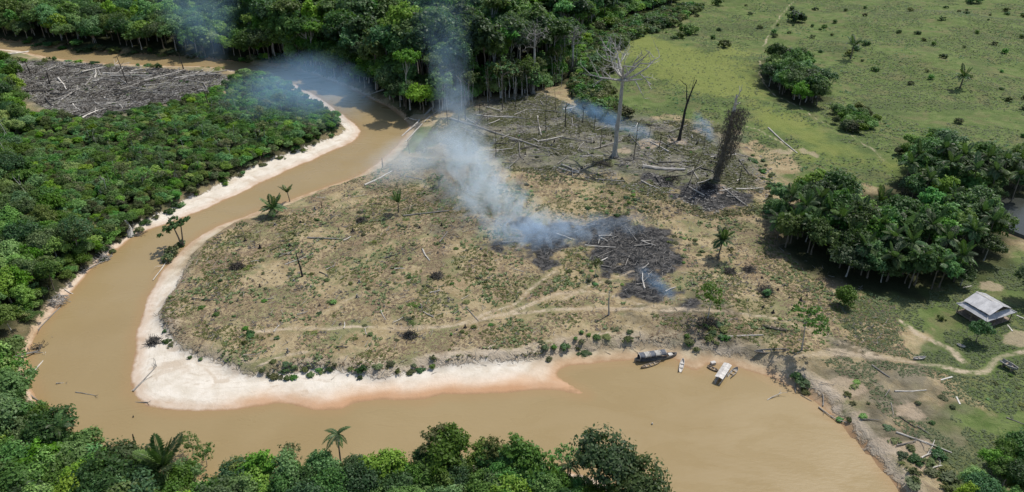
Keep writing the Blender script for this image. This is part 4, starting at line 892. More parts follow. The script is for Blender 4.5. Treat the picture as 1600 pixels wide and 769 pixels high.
# driftwood in the river
for a, b, lb in [((118, 613), (148, 618), 'bent driftwood log floating in the river loop'), ((88, 600), (102, 598), 'dark snag breaking the water at the left'), ((205, 628), (232, 630), 'dark stick in the shallows off the sand bar')]:
    p, q = PZ(*a), PZ(*b); d = q - p; o = log_at((p[0] + q[0]) / 2, (p[1] + q[1]) / 2, math.atan2(d[1], d[0]), float(np.hypot(*d)), .13, 'log_grey', lb, 'driftwood', None, 1); o.location.z = .02
for px, py, h, lb in [(210, 690, 1.8, 'dark stake standing in the water off the near bank'), (208, 652, .35, 'tiny dark snag tip in the river')]:
    p = PZ(px, py); mb = MB(); mb.tube([(0, 0, -1.2), (.05, 0, h * .5), (.1, .05, h)], [.16, .14, .09], 6, .2)
    tag(mb.obj('water_stake', 'char', None, loc=(p[0], p[1], 0)), lb, 'stake')
# big pale trunk base leaning on the left bank
p = P(203, 366); t = thing('leaning_dead_trunk', 'broken whitish trunk base leaning on the left bank', 'dead tree', p, 0)
mb = MB(); mb.tube([(.5, -1.0, -.4), (.2, 0, 1.8), (-.3, .4, 4.2)], [1.0, .7, .35], 9, .25); mb.obj('trunk', 'bark_pale', t)
for k in range(7):
    mb = MB(); a = rg.uniform(-2.6, .6); branch(mb, Vector((.4, -.8, .2)), (math.cos(a), math.sin(a), -.05), 3.0, .16, 1, rg, (1, 2), .3, 4, -.05); mb.obj('root', 'twig_dark', t)

# ------------------------------------------------------------------ single trees and saplings
p = P(285, 386); t = thing('river_tree', 'dark clump-leaved tree leaning over the river from the peninsula', 'tree', p)
for x, ln in ((0, -.28), (.5, .10)):
    mb = MB(); mb.tube([(x * .3, 0, -.5), (x + ln * 1.5, 0, 3), (x + ln * 4, .2, 6), (x + ln * 7, .3, 9)], [.3, .22, .16, .08], 6, .15); mb.obj('trunk', 'bark', t)
V, lc = crown(610, 3.4, 2.3, 7.4, 8, 46, 26, .34, spread=1.0, crad=.17); V[:, 2] += .35 * V[:, 0]; V[:, 0] -= .5; obj('crown', mesh_np('crown', V, 4, 'leaf_dark'), t)
mb = MB(); V, lc = crown(611, 1.3, 1.3, 1.0, 4, 24, 24, .25, low=-1); obj('root_shoots', mesh_np('root_shoots', V, 4, 'leaf_dark'), t)
V, lc = crown(612, 1.6, 1.0, .6, 4, 26, 24, .25, low=-1)
for a, b, s in [(276, 398, 1.3), (268, 408, 1.1)]: place('bank_bush', PRO['bush'][0], P(a, b), s, 0, 'dark bush on the bank below the leaning river tree', 'bush', 'bushes below the river tree')
for a, b, s, k, lb in [(381, 366, .62, 0, 'thin sapling with a leafy base on the peninsula bank'), (1105, 500, 1.45, 0, 'loose green tree above a dark heap of roots by the path'), (1253, 547, 1.75, 0, 'slim tree with sparse leaves beside the beached canoe'), (648, 492, .55, 0, 'small bright sapling on the middle of the peninsula'), (1140, 408, .6, 1, 'small tree just right of the lone palm'),
                       (930, 434, .8, 1, 'dark upright sapling at the lower rim of the burnt strip'), (645, 520, .5, 1, 'leggy sapling above the sand bar')]:
    place('sapling', PRO['sparse'][k], P(a, b), s, a, lb, 'tree', None)
for i, (a, b, s) in enumerate([(305, 722, 1.0), (460, 745, 1.05), (325, 735, .9), (690, 735, 1.5), (880, 745, 1.1), (255, 740, .9), (175, 735, .7), (770, 745, 1.2)]):
    place('sparse_tree', PRO['sparse'][i % 2], P(a, b), s, i, 'open airy tree on the water side of the near forest', 'tree', 'airy trees along the near bank')
# shrubs on the pasture and round the field
bl = [(1075, 52, 2.6, 'round dark shrub on the near ridge of the pasture'), (1133, 74, 2.2, 'upright dark shrub in the middle of the pasture'), (1240, 34, 3.2, 'wide dark bush by the pasture track'), (1328, 86, 1.6, 'dark bush under the solitary pasture palm'), (1122, 8, 2.4, 'dark bush at the top of the pasture'), (1062, 60, 1.8, 'small bush casting shadow at the pasture edge'), (1525, 5, 3.0, 'bush at the top right of the pasture')]
for a, b, s, lb in bl: place('pasture_bush', PRO['bush'][1 if s < 2.5 else 2], P(a, b), s * 1.0, a, lb, 'bush', None)
rs = random.Random(91); w = poly([(1000, 20), (1130, 0), (1600, 0), (1640, 120), (1600, 230), (1480, 215), (1320, 165), (1290, 90), (1180, 60), (1000, 60)])
c = 0
while c < 70:
    x, y = rs.uniform(*w[:, 0][[w[:, 0].argmin(), w[:, 0].argmax()]]), rs.uniform(*w[:, 1][[w[:, 1].argmin(), w[:, 1].argmax()]])
    if inside(w, np.array([x]), np.array([y]))[0]:
        place('pasture_bush', rs.choice(PRO['bush']), (x, y, hz(x, y) - .1), rs.uniform(.5, 1.4), rs.uniform(0, 6), 'low green bush on the pasture ' + band(px_of(x, y)[0], (1150, 1250, 1350, 1450, 1530), ('near its left rim', 'by the upper track', 'above the tree clump', 'right of the solitary palm', 'left of the bushy palm', 'at the far right')), 'bush', 'low bushes on the pasture'); c += 1
def bushes(pl, sp, seed, sr, label, group, keep=1.0, cat='bush'):
    rs = random.Random(seed); nm = 'weed_clump' if 'weed' in label else ('scrub_bush' if 'scrub' in label or 'brush' in label else ('fringe_bush' if 'fring' in label or 'steep' in label or 'waterline' in label else 'low_bush'))
    for x, y in scatter([pl], sp, seed, minpl=-1.5):
        if rs.random() < keep: place(nm, rs.choice(PRO['bush']), (x, y, hz(x, y) - .1), rs.uniform(*sr), rs.uniform(0, 6), label, cat, group, sz=rs.uniform(*sr) * .62)
bushes([(400, 575), (430, 565), (500, 565), (600, 570), (680, 545), (690, 562), (620, 585), (560, 582), (500, 575), (430, 588)], 1.7, 1, (.3, .75), 'low dark bush on the edge above the white sand', 'bushes above the sand bar', .7)
bushes([(830, 555), (840, 535), (900, 520), (980, 510), (1000, 525), (930, 545), (870, 555)], 1.9, 2, (.3, .8), 'low grey-green bush above the sand spit', 'bushes above the sand spit', .7)
bushes([(1070, 515), (1130, 505), (1140, 535), (1060, 540)], 1.8, 3, (.4, .8), 'dark brush round the root heap by the boats', 'brush by the root heap', .8)
bushes([(1185, 572), (1245, 570), (1275, 600), (1240, 605)], 1.8, 4, (.5, .9), 'green bush on the bank below the beached canoe', 'bushes below the canoe', .85)
bushes([(1280, 600), (1300, 575), (1340, 590), (1350, 660), (1330, 650)], 3.2, 5, (.3, .7), 'small bush on the crumbling right bank', 'bushes on the right bank', .6)
bushes([(1400, 620), (1490, 610), (1500, 680), (1420, 690)], 3.6, 6, (.3, .7), 'low weed clump on the muddy lower right ground', 'weeds at lower right', .6)
bushes([(1420, 710), (1480, 700), (1500, 765), (1430, 765)], 2.4, 7, (.5, 1.0), 'green bush between the right bank and the corner trees', 'bushes by the corner trees', .7)
bushes([(1530, 590), (1600, 580), (1600, 640), (1540, 640)], 2.6, 8, (.25, .5), 'bright weed tuft on the grass below the upturned boat', 'weeds below the boat', .7)
bushes([(1160, 228), (1200, 255), (1230, 310), (1215, 345), (1190, 330), (1195, 290)], 2.6, 9, (.4, .9), 'bright green weed clump at the right edge of the clearing', 'weeds edging the clearing', .8)
bushes([(900, 330), (930, 300), (1010, 300), (1040, 330), (980, 345)], 2.6, 10, (.3, .6), 'green weed clump above the burnt strip', 'weeds above the burnt strip', .6)
bushes([(1035, 365), (1080, 360), (1100, 400), (1060, 415)], 2.6, 11, (.3, .6), 'bright weed clump right of the burnt strip', 'weeds right of the burnt strip', .7)
bushes([(880, 420), (930, 410), (1000, 445), (980, 460), (900, 440)], 3.0, 12, (.3, .6), 'green weed clump below the burnt strip', 'weeds below the burnt strip', .6)
bushes([(770, 290), (830, 290), (850, 320), (780, 320)], 2.6, 13, (.3, .6), 'green weeds just right of the smoke', 'weeds beside the smoke', .6)
bushes([(1150, 470), (1300, 480), (1290, 510), (1200, 500)], 4.0, 14, (.3, .6), 'loose weeds on the bare ground above the canoes', 'weeds above the canoes', .5)
bushes([(300, 450), (480, 330), (640, 320), (800, 430), (860, 470), (700, 540), (420, 550), (300, 510)], 5.2, 15, (.2, .65), 'small green bush on the dry peninsula', 'small bushes on the peninsula', .55)
bushes([(700, 200), (900, 180), (1100, 220), (1180, 280), (1080, 320), (900, 280)], 6.5, 16, (.25, .6), 'scrubby bush among the fallen wood', 'scrub in the burnt clearing', .5)
bushes([(60, 110), (320, 118), (330, 140), (140, 180), (90, 170)], 7.5, 17, (.3, .7), 'scrubby bush among the felled trunks', 'scrub in the felled clearing', .45)
bushes([(240, 485), (262, 510), (300, 545), (350, 575), (330, 580), (250, 530), (232, 500)], 2.0, 18, (.3, .7), 'grey-green brush on the crest of the sand bar', 'brush on the sand bar crest', .6)
bushes([(10, 96), (70, 84), (350, 100), (350, 112), (60, 100)], 6, 19, (.8, 2.0), 'bush between the felled clearing and the far river', 'bushes along the far river', .6)
bushes([(355, 540), (395, 515), (400, 545), (370, 560)], 2.4, 20, (.4, .7), 'grey-green bush near the sand bar at the left of the field', 'bushes at the field corner', .8)
bushes([(0, 60), (80, 70), (180, 79), (290, 86), (400, 95), (400, 90), (290, 80), (180, 73), (0, 54)], 4.2, 21, (1.0, 2.4), 'leafy bush at the waterline of the far left bank', 'bushes at the far left waterline', .8)
bushes([(345, 288), (420, 250), (480, 229), (520, 212), (535, 195), (515, 190), (470, 215), (400, 245), (340, 275), (270, 308), (205, 345), (215, 352), (270, 325)], 2.4, 22, (.5, 1.1), 'low bush fringing the sandy strip of the left bank', 'bushes fringing the sandy strip', .75)
bushes([(200, 350), (150, 395), (105, 440), (58, 492), (30, 545), (40, 555), (62, 505), (108, 455), (150, 412), (190, 380)], 2.2, 23, (.5, 1.1), 'low bush on the steep left bank above the water', 'bushes on the steep left bank', .75)
bushes([(1280, 605), (1340, 670), (1400, 740), (1440, 770), (1470, 740), (1400, 660), (1330, 600)], 3.0, 24, (.25, .7), 'scrubby bush on the eroded lower right bank', 'scrub on the eroded bank', .45)
# charred brush heaps
def brush_heap(px, py, r, m, label, seed, n=70):
    rs = random.Random(seed); mb = MB(); p = P(px, py)
    for i in range(n):
        a, q = rs.uniform(0, 6.28), r * rs.random() ** .6; c = Vector((q * math.cos(a), q * math.sin(a), rs.uniform(.05, .5 * r * (1 - q / r) + .2))); d = Vector((rs.gauss(0, 1), rs.gauss(0, 1), rs.gauss(.2, .5))).normalized() * rs.uniform(.5, 1.3)
        mb.tube([c - d, c, c + d + Vector((0, 0, .1))], [.07, .06, .03], 4, cap=False)
    return tag(mb.obj('brush_heap', m, None, loc=p), label, 'brush heap')
for a, b, r, m, lb in [(1107, 506, 2.6, 'char', 'dark root and brush heap under the loose green tree'), (1197, 455, 1.9, 'twig_dark', 'dark brush heap under the bright bush'), (1140, 425, 1.5, 'twig_dark', 'brown brush heap below the lone palm'), (1170, 422, 1.5, 'twig_dark', 'brown brush heap right of the lone palm'), (1105, 292, 2.2, 'char', 'black heap at the foot of the vine-draped trunk'),
                       (370, 418, 1.8, 'bark_dark', 'dark brush heap at the left of the peninsula'), (683, 432, 1.6, 'twig_dark', 'brown twig heap in the middle of the field'), (640, 525, 1.4, 'twig_dark', 'brown twig heap above the sand bar'), (940, 258, 3.0, 'twig_dark', 'tangle of dark branches left of the big bare tree'), (1050, 282, 3.2, 'char', 'charred tangle below the thick white log'), (240, 535, 1.6, 'twig_dark', 'dark driftwood tangle on the white sand'),
                       (160, 405, 2.2, 'twig_grey', 'grey tangle of roots at the left waterline'), (88, 470, 2.4, 'twig_grey', 'grey driftwood tangle on the left bank'), (60, 548, 2.2, 'twig_dark', 'dead branches of the tree fallen into the water'), (655, 198, 2.4, 'twig_grey', 'grey branch tangle beside the long pale log'), (565, 345, 1.4, 'twig_dark', 'small dark heap left of the field palm')]:
    brush_heap(a, b, r, m, lb, int(a), 90)

# stumps left in the cleared ground
def stump_mesh(seed, m):
    rs = random.Random(seed); mb = MB(); n = 8
    mb.tube([(0, 0, -.4), (0, 0, .12), (.04, 0, .5), (.06, .02, .9)], [.52, .36, .28, .25], n, .3, rs)
    for j in range(5):
        a = j * 1.26 + rs.uniform(-.3, .3); mb.tube([(.2 * math.cos(a), .2 * math.sin(a), .22), (.65 * math.cos(a), .65 * math.sin(a), .02), (1.0 * math.cos(a), 1.0 * math.sin(a), -.15)], [.15, .10, .05], 5, .2, rs)
    return mb.mesh('stump', m)
STU = [stump_mesh(i, m) for i, m in enumerate(('char', 'bark_dark', 'bark', 'log_grey'))]
rs = random.Random(31)
for pl, n_, lb in (([(330, 400), (500, 315), (640, 300), (760, 400), (860, 440), (700, 540), (420, 555), (300, 500)], 46, 'stump in the dry peninsula field '), ([(720, 215), (800, 180), (940, 200), (1100, 225), (1170, 280), (1050, 305), (880, 275)], 34, 'stump in the burnt clearing '), ([(1090, 430), (1200, 420), (1300, 480), (1250, 520), (1120, 480)], 8, 'stump on the bare slope ')):
    w = poly(pl); c = 0
    while c < n_:
        x, y = rs.uniform(w[:, 0].min(), w[:, 0].max()), rs.uniform(w[:, 1].min(), w[:, 1].max())
        if not inside(w, np.array([x]), np.array([y]))[0]: continue
        k = rs.randrange(4); a, b = px_of(x, y); e = rs.uniform(.4, .85)
        o = obj('stump', STU[k], None, (x, y, hz(x, y)), (0, 0, rs.uniform(0, 6)), (e, e, e * rs.uniform(.6, 1.8)))
        tag(o, ('charred', 'dark', 'brown', 'grey')[k] + ' ' + lb + band(a, (450, 560, 680, 800, 900, 1000, 1100), ('near the crossed black post', 'left of its centre', 'around its centre', 'below the smoke', 'left of the burnt strip', 'beside the burnt strip', 'near the big bare tree', 'at its right side')), 'stump', 'stumps in the cleared land'); c += 1

# ------------------------------------------------------------------ house
gz = hz(108, 137)
hu, hv_ = math.radians(23.0), math.radians(113.0)
hc = Vector((104.57, 131.9)) + Vector((math.cos(hu), math.sin(hu))) * 4.7 + Vector((math.cos(hv_), math.sin(hv_))) * 3.9
t = thing('house', 'open-sided wooden house with grey metal two-tier roof', 'house', (hc.x, hc.y, hz(hc.x, hc.y)), hu)
X, Yh, ze, xi, yi, zi, zr = 4.7, 3.9, 2.55, 3.35, 2.75, 3.25, 5.0
def panels(a, b, c, d, n, name, parent, lift=0.0):             # a-b eave, d-c ridge; n sheets laid side by side
    a, b, c, d = map(Vector, (a, b, c, d))
    for i in range(n):
        f0, f1 = i / n, (i + 1) / n
        q = [a.lerp(b, f0), a.lerp(b, f1), d.lerp(c, f1), d.lerp(c, f0)]
        if i % 2: q = [v + Vector((0, 0, .022)) for v in q]
        MB().slab(q, .02).obj(name, 'metal_roof', parent)
MB().box(-X + .3, X - .3, -Yh + .3, Yh - .3, .35, .47).obj('floor', 'plank', t)
for x in (-4.2, -1.4, 1.4, 4.2):
    for y in (-3.4, 0, 3.4): MB().box(x - .09, x + .09, y - .09, y + .09, -.3, 2.62).obj('post', 'plank', t)
w = MB().box(-2.6, 3.0, 2.4, 2.5, .47, 2.9).obj('wall', 'plank', t)
w = MB().box(-2.7, -2.6, -1.2, 2.5, .47, 2.9).obj('wall', 'plank', t)
w = MB().box(3.0, 3.1, -.6, 2.5, .47, 2.9).obj('wall', 'plank', t); MB().box(3.1, 3.13, .4, 1.3, .5, 2.3).obj('door', 'bark_dark', w)
MB().box(-2.6, -.2, -1.2, -1.1, .47, 1.3).obj('low_wall', 'plank', t)
rf = MB().box(-.06, .06, -Yh + .9, Yh - .9, zr - .1, zr + .0).obj('ridge_beam', 'plank', t)
# upper gable (ridge runs front to back)
yo, xo = yi + .45, xi + .25
panels((-xo, yo, zi + .28), (-xo, -yo, zi + .28), (0, -yo, zr), (0, yo, zr), 8, 'roof_sheet', t)
panels((xo, -yo, zi + .28), (xo, yo, zi + .28), (0, yo, zr), (0, -yo, zr), 8, 'roof_sheet', t)
MB().slab([(-.28, yo + .05, zr - .06), (-.28, -yo - .05, zr - .06), (0, -yo - .05, zr + .06), (0, yo + .05, zr + .06)], .02).slab([(.28, -yo - .05, zr - .06), (.28, yo + .05, zr - .06), (0, yo + .05, zr + .06), (0, -yo - .05, zr + .06)], .02).obj('ridge_cap', 'boat_white', t)
# the raised overlapping sheets at the front end of the left slope
panels((-xo, -.9, zi + .36), (-xo, -yo - .12, zi + .36), (0, -yo - .12, zr + .07), (0, -.9, zr + .07), 3, 'roof_sheet', t)
# skirt roof on all sides
panels((-X, Yh, ze), (-X, -Yh, ze), (-xi, -yi, zi), (-xi, yi, zi), 7, 'skirt_sheet', t)
panels((X, -Yh, ze), (X, Yh, ze), (xi, yi, zi), (xi, -yi, zi), 7, 'skirt_sheet', t)
panels((-X, -Yh, ze), (X, -Yh, ze), (xi, -yi, zi), (-xi, -yi, zi), 9, 'skirt_sheet', t)
panels((X, Yh, ze), (-X, Yh, ze), (-xi, yi, zi), (xi, yi, zi), 9, 'skirt_sheet', t)
for sx, sy in ((-1, -1), (1, -1), (1, 1), (-1, 1)):
    mb = MB(); mb.tube([(sx * X, sy * Yh, ze + .03), (sx * xi, sy * yi, zi + .03)], [.13, .11], 6); mb.obj('hip_cap', 'boat_white', t)
for s in (-1, 1):
    mb = MB(); mb.add([(-xo + .3, s * (yi + .1), zi + .3), (xo - .3, s * (yi + .1), zi + .3), (0, s * (yi + .1), zr - .12), (-xo + .3, s * (yi + .16), zi + .3), (xo - .3, s * (yi + .16), zi + .3), (0, s * (yi + .16), zr - .12)], [(0, 1, 2), (5, 4, 3), (0, 3, 4, 1), (1, 4, 5, 2), (2, 5, 3, 0)]); mb.obj('gable', 'bark_dark', t)

# ------------------------------------------------------------------ boats
def hull_mesh(L, B, D, m, sheer=.25, flat=.55, th=.05, n=14, transom=False):
    V, F = [], []; k = 7
    for side, sc in ((0, 1.0), (1, -1)):
        for i in range(n + 1):
            t = i / n; x = L * (t - .5); u = abs(2 * t - 1)
            w = B / 2 * max(.04, (1 - u ** 2.6)) ** .8
            if transom and t < .5: w = B / 2 * (1 - .25 * u ** 2)
            zb = D * .55 * u ** 4 * (0 if transom and t < .5 else 1); zt = D + sheer * u ** 2
            if side: w = max(.01, w - th); zb += th; zt -= 0.0
            for j in range(k):
                a = j / (k - 1) * 2 - 1
                yy = w * math.copysign(min(1, abs(a) * 1.5) if abs(a) < .67 else 1, a) if False else w * math.sin(a * math.pi / 2)
                hh = zb + (zt - zb) * abs(a) ** (1.6 / flat if abs(a) < 1 else 1)
                V.append((x, yy, hh))
    N = (n + 1) * k
    for i in range(n):
        for j in range(k - 1):
            q = (i * k + j, i * k + j + 1, (i + 1) * k + j + 1, (i + 1) * k + j)
            F.append(q[::-1]); F.append(tuple(N + v for v in q))
        for j in (0, k - 1): F.append((i * k + j, (i + 1) * k + j, N + (i + 1) * k + j, N + i * k + j))
    for i in (0, n):
        for j in range(k - 1): F.append((i * k + j, i * k + j + 1, N + i * k + j + 1, N + i * k + j))
    return mesh('hull', V, F, m)
def boat(name, label, a, b, B, D, m, z=None, seats=3, transom=False, cat='boat', tilt=0.0, seat_m='boat_wood'):
    p, q = (P(*a), P(*b)) if z is None else (Vector((*PZ(*a), z)), Vector((*PZ(*b), z)))
    d = q - p; L = math.hypot(d.x, d.y); zc = (p.z + q.z) / 2 if z is None else z
    t = thing(name, label, cat, ((p.x + q.x) / 2, (p.y + q.y) / 2, zc), 0, 1, None, (tilt, 0, math.atan2(d.y, d.x)))
    obj('hull', hull_mesh(L, B, D, m, transom=transom, sheer=D * .4), t)
    for i in range(seats):
        x = L * (-.32 + .64 * (i + .5) / seats); MB().box(x - .14, x + .14, -B * .44, B * .44, D * .62, D * .70).obj('seat', seat_m, t)
    return t, L
t, L = boat('covered_riverboat', 'long dark covered boat moored at the sandy bank', (991, 565), (1057, 556), 1.7, .75, 'boat_grey', -.15, 2)
MB().box(-L * .38, L * .20, -.72, .72, .55, .62).obj('deck', 'plank', t)
for s in (-1, 1): MB().box(-L * .40, L * .22, s * .80 - .03, s * .80 + .03, .62, 1.25).obj('side_panel', 'boat_dark', t)
for i in range(5):
    x0 = -L * .40 + i * L * .124
    mb = MB(); n = 6; V = []; F = []
    for xx in (x0 + .05, x0 + L * .124 - .12):
        for j in range(n + 1):
            a = math.pi * j / n; V.append((xx, -.86 * math.cos(a), 1.55 + .42 * math.sin(a)))
    for j in range(n): F.append((j, j + 1, n + 1 + j + 1, n + 1 + j))
    mb.add(V, F); o = mb.obj('canopy_panel', 'fibre_roof' if i % 2 else 'tarp', t)
    md = o.modifiers.new('thick', 'SOLIDIFY'); md.thickness = .04
for i in range(6):
    x0 = -L * .40 + i * L * .124
    for s in (-1, 1): MB().box(x0 - .03, x0 + .03, s * .78 - .03, s * .78 + .03, .6, 1.58).obj('post', 'boat_white', t)
    mb = MB(); mb.tube([(x0, -.88 * math.cos(math.pi * j / 6), 1.57 + .45 * math.sin(math.pi * j / 6)) for j in range(7)], [.06] * 7, 5); mb.obj('canopy_rib', 'boat_white', t)
MB().box(L * .30, L * .40, -.45, .45, .80, .86).obj('bow_deck', 'boat_white', t)
boat('wooden_canoe', 'narrow grey canoe alongside the covered boat', (1001, 576), (1032, 566), .95, .42, 'boat_wood', -.1, 3)
boat('white_canoe', 'small white canoe pulled up on the pale bank', (1063, 582), (1067, 563), .95, .45, 'boat_white', .02, 2, True, seat_m='boat_white')
t, L = boat('roofed_launch', 'white boat with a long flat roof moored by the bank', (1120, 601), (1139, 572), 1.5, .6, 'boat_white', -.12, 1, True, seat_m='boat_white')
V = []; n = 4
for i in range(4):
    x0, x1 = -L * .42 + i * L * .19, -L * .42 + (i + 1) * L * .19 - .04
    MB().slab([(x0, -.85, 1.5), (x1, -.85, 1.5), (x1, 0, 1.72), (x0, 0, 1.72)], .03).slab([(x1, .85, 1.5), (x0, .85, 1.5), (x0, 0, 1.72), (x1, 0, 1.72)], .03).obj('roof_panel', 'boat_white', t)
for x in (-.40, -.02, .32):
    for s in (-1, 1): MB().box(L * x - .03, L * x + .03, s * .66 - .03, s * .66 + .03, .3, 1.52).obj('post', 'boat_white', t)
boat('small_canoe', 'small brown canoe left of the roofed white boat', (1105, 573), (1122, 581), .9, .4, 'boat_wood', -.08, 2)
boat('grey_dinghy', 'short grey boat right of the roofed white boat', (1139, 590), (1152, 576), 1.2, .42, 'boat_grey', -.08, 2, True)
mb = MB(); mb.box(-.5, .5, -.35, .35, 0, .5); p = P(1114, 569)
t = thing('cargo_box', 'white box lying on the shore behind the moored boats', 'box', p, .3); mb.obj('body', 'boat_white', t); MB().box(-.53, .53, -.38, .38, .5, .57).obj('lid', 'boat_white', t)
boat('beached_canoe', 'long grey-white canoe beached on the dark mud', (1177, 554), (1233, 546), 1.05, .48, 'boat_grey', None, 3, tilt=.2)
boat('beached_canoe', 'narrow pale canoe lying alone by the upper path', (1190, 510), (1229, 518), .8, .40, 'boat_wood', None, 2, tilt=-.15)
t, L = boat('propped_boat', 'white and grey boat propped up on the grass at the right edge', (1562, 569), (1588, 583), 1.35, .55, 'boat_grey', None, 2, True)
t.location.z += .55
for x in (-.25, .25): MB().box(L * x - .12, L * x + .12, -.7, .7, -.62, .06).obj('trestle', 'plank', t)
for s in (-1, 1): mb = MB(); mb.tube([(-L * .5, s * .62, .58), (0, s * .72, .60), (L * .46, s * .3, .72)], [.07] * 3, 5); mb.obj('gunwale', 'boat_white', t)
boat('white_trough', 'short white dugout beside the footpath', (1426, 562), (1446, 560), .8, .4, 'boat_white', None, 1, cat='canoe')
boat('white_trough', 'small white dugout on the grass right of the gully', (1494, 539), (1508, 544), .7, .35, 'boat_white', None, 1, cat='canoe')
for a, b, lb in [((1470, 594), (1488, 589), 'thin pale plank lying below the footpath'), ((1574, 508), (1582, 518), 'white plank on the dirt in front of the house'), ((1494, 620), (1500, 632), 'pale scrap board on the lower right grass'), ((1588, 493), (1600, 498), 'white board at the right edge by the house'), ((1505, 450), (1518, 447), 'pale beam lying behind the house'), ((1372, 342), (1392, 350), 'white beam in the dirt clearing of the grove')]:
    p, q = P(*a), P(*b); d = q - p; L = math.hypot(d.x, d.y)
    tag(MB().box(-L / 2, L / 2, -.14, .14, 0, .08).obj('plank', 'boat_white', None, loc=((p.x + q.x) / 2, (p.y + q.y) / 2, (p.z + q.z) / 2 + .03), rot=(0, -math.atan2(d.z, L), math.atan2(d.y, d.x))), lb, 'plank')
p = PZ(1019, 663); mb = MB(); mb.tube([(0, 0, -.2), (0, 0, .1), (0, 0, .3), (0, 0, .38)], [.1, .18, .14, .04], 8); tag(mb.obj('floating_buoy', 'boat_white', None, loc=(p[0], p[1], 0)), 'small white float on the wide pool', 'float')

# ------------------------------------------------------------------ ground cover nobody could count
def tufts(name, n, pl, size, m, label, seed, blades=5, keep=None, flat=.6, extra=None):
    rg = np.random.default_rng(seed); w = poly(pl); x0, y0 = w.min(0); x1, y1 = w.max(0)
    x = rg.uniform(x0, x1, n * 2); y = rg.uniform(y0, y1, n * 2)
    k = inside(w, x, y) & (samp(plat, x, y) > 0.6)
    if keep is not None: k &= keep(x, y, rg)
    x, y = x[k][:n], y[k][:n]; q = len(x)
    s = size * rg.uniform(.5, 1.5, q)
    base = np.stack([x, y, samp(ZZ, x, y) - .02], -1)
    a = rg.uniform(0, 6.28, (q, blades)); c, d = np.cos(a), np.sin(a); hgt = rg.uniform(.3, 1.0, (q, blades)) * (1 - flat) + .12
    S_ = s[:, None]
    tip = base[:, None] + np.stack([c * S_ * .8, d * S_ * .8, hgt * S_], -1); wd = .32
    l_ = base[:, None] + np.stack([-d * S_ * wd + c * S_ * .15, c * S_ * wd + d * S_ * .15, .25 * hgt * S_], -1); r_ = base[:, None] + np.stack([d * S_ * wd + c * S_ * .15, -c * S_ * wd + d * S_ * .15, .25 * hgt * S_], -1)
    V = np.stack([l_, r_, tip], 2).reshape(-1, 3)
    o = obj(name, mesh_np(name, V, 3, m)); o['kind'] = 'stuff'; o['label'] = label; o['category'] = 'grass'; return o
nclear = lambda x, y: (samp(M_path, x, y) < .3) & (samp(M_burn, x, y) < .35) & (samp(M_bare, x, y) < .4) & (samp(M_forest, x, y) < .5)
field = [(240, 485), (330, 370), (520, 290), (640, 245), (760, 260), (950, 290), (1200, 300), (1230, 390), (1400, 470), (1420, 560), (1200, 560), (1040, 538), (880, 548), (740, 566), (600, 584), (430, 584), (330, 560), (255, 515)]
tufts('dry_grass', 46000, field, .34, 'straw', 'dry cut grass and straw over the peninsula field', 1, flat=.85, keep=lambda x, y, r: nclear(x, y) & (fbm(x, y, 7.0, 3) > -.12))
tufts('green_weeds', 30000, field, .40, 'leaf_weed', 'patches of dull green weeds over the field', 2, flat=.75, keep=lambda x, y, r: nclear(x, y) & (fbm(x + 300, y, 10.0, 3) > .05))
tufts('bright_weeds', 7000, field, .42, 'leaf_weed', 'patches of bright green weeds over the field', 6, keep=lambda x, y, r: nclear(x, y) & (fbm(x + 700, y, 8.0, 3) > .27))
tufts('brown_litter', 4000, field, .34, 'twig_dark', 'dark dead leaves and litter on the field', 3, keep=lambda x, y, r: nclear(x, y) & (fbm(x + 90, y + 40, 6.0, 3) > .16))
clr = [(640, 245), (690, 180), (760, 155), (850, 145), (950, 190), (1110, 190), (1200, 250), (1230, 330), (1100, 340), (950, 290), (760, 262)]
tufts('clearing_weeds', 30000, clr, .5, 'leaf_dull', 'grey-green weeds among the fallen wood', 4, keep=lambda x, y, r: nclear(x, y) & (fbm(x, y + 99, 9.0, 3) > -.05))
tufts('clearing_litter', 7000, clr, .5, 'twig_grey', 'ashy twigs and litter of the burnt clearing', 5, keep=lambda x, y, r: fbm(x + 60, y + 99, 7.0, 3) > -.02)
pas = [(940, 80), (1000, 30), (1130, -8), (1640, -8), (1660, 320), (1420, 320), (1240, 285), (1120, 190), (990, 190)]
tufts('pasture_grass', 40000, pas, .5, 'leaf_dull', 'tussocks of pasture grass on the far slope', 7, keep=lambda x, y, r: nclear(x, y) & (fbm(x, y, 22.0, 3) > -.05) & (samp(M_yel, x, y) < r.uniform(.2, 1.2, len(x))))
tufts('pasture_weeds', 7000, pas, .7, 'leaf_dark', 'dark weed tussocks scattered over the pasture', 8, keep=lambda x, y, r: nclear(x, y) & (fbm(x + 40, y, 12.0, 3) > .22) & (samp(M_yel, x, y) < .4))
yard = [(1330, 440), (1600, 400), (1640, 760), (1480, 760), (1400, 660), (1280, 560)]
tufts('yard_grass', 16000, yard, .34, 'leaf_dull', 'short grass round the house and down to the bank', 9, keep=lambda x, y, r: nclear(x, y) & (fbm(x, y + 33, 9.0, 3) > -.1))
tl = [(20, 100), (70, 95), (330, 113), (365, 124), (320, 148), (150, 188), (95, 185), (40, 150)]
tufts('felled_litter', 8000, tl, .7, 'twig_grey', 'grey twigs and dead leaves of the felled clearing', 10)
tufts('felled_dark_litter', 16000, tl, .75, 'twig_dark', 'dark dead leaves of the felled clearing', 11, keep=lambda x, y, r: fbm(x, y, 7.0, 3) > -.1)
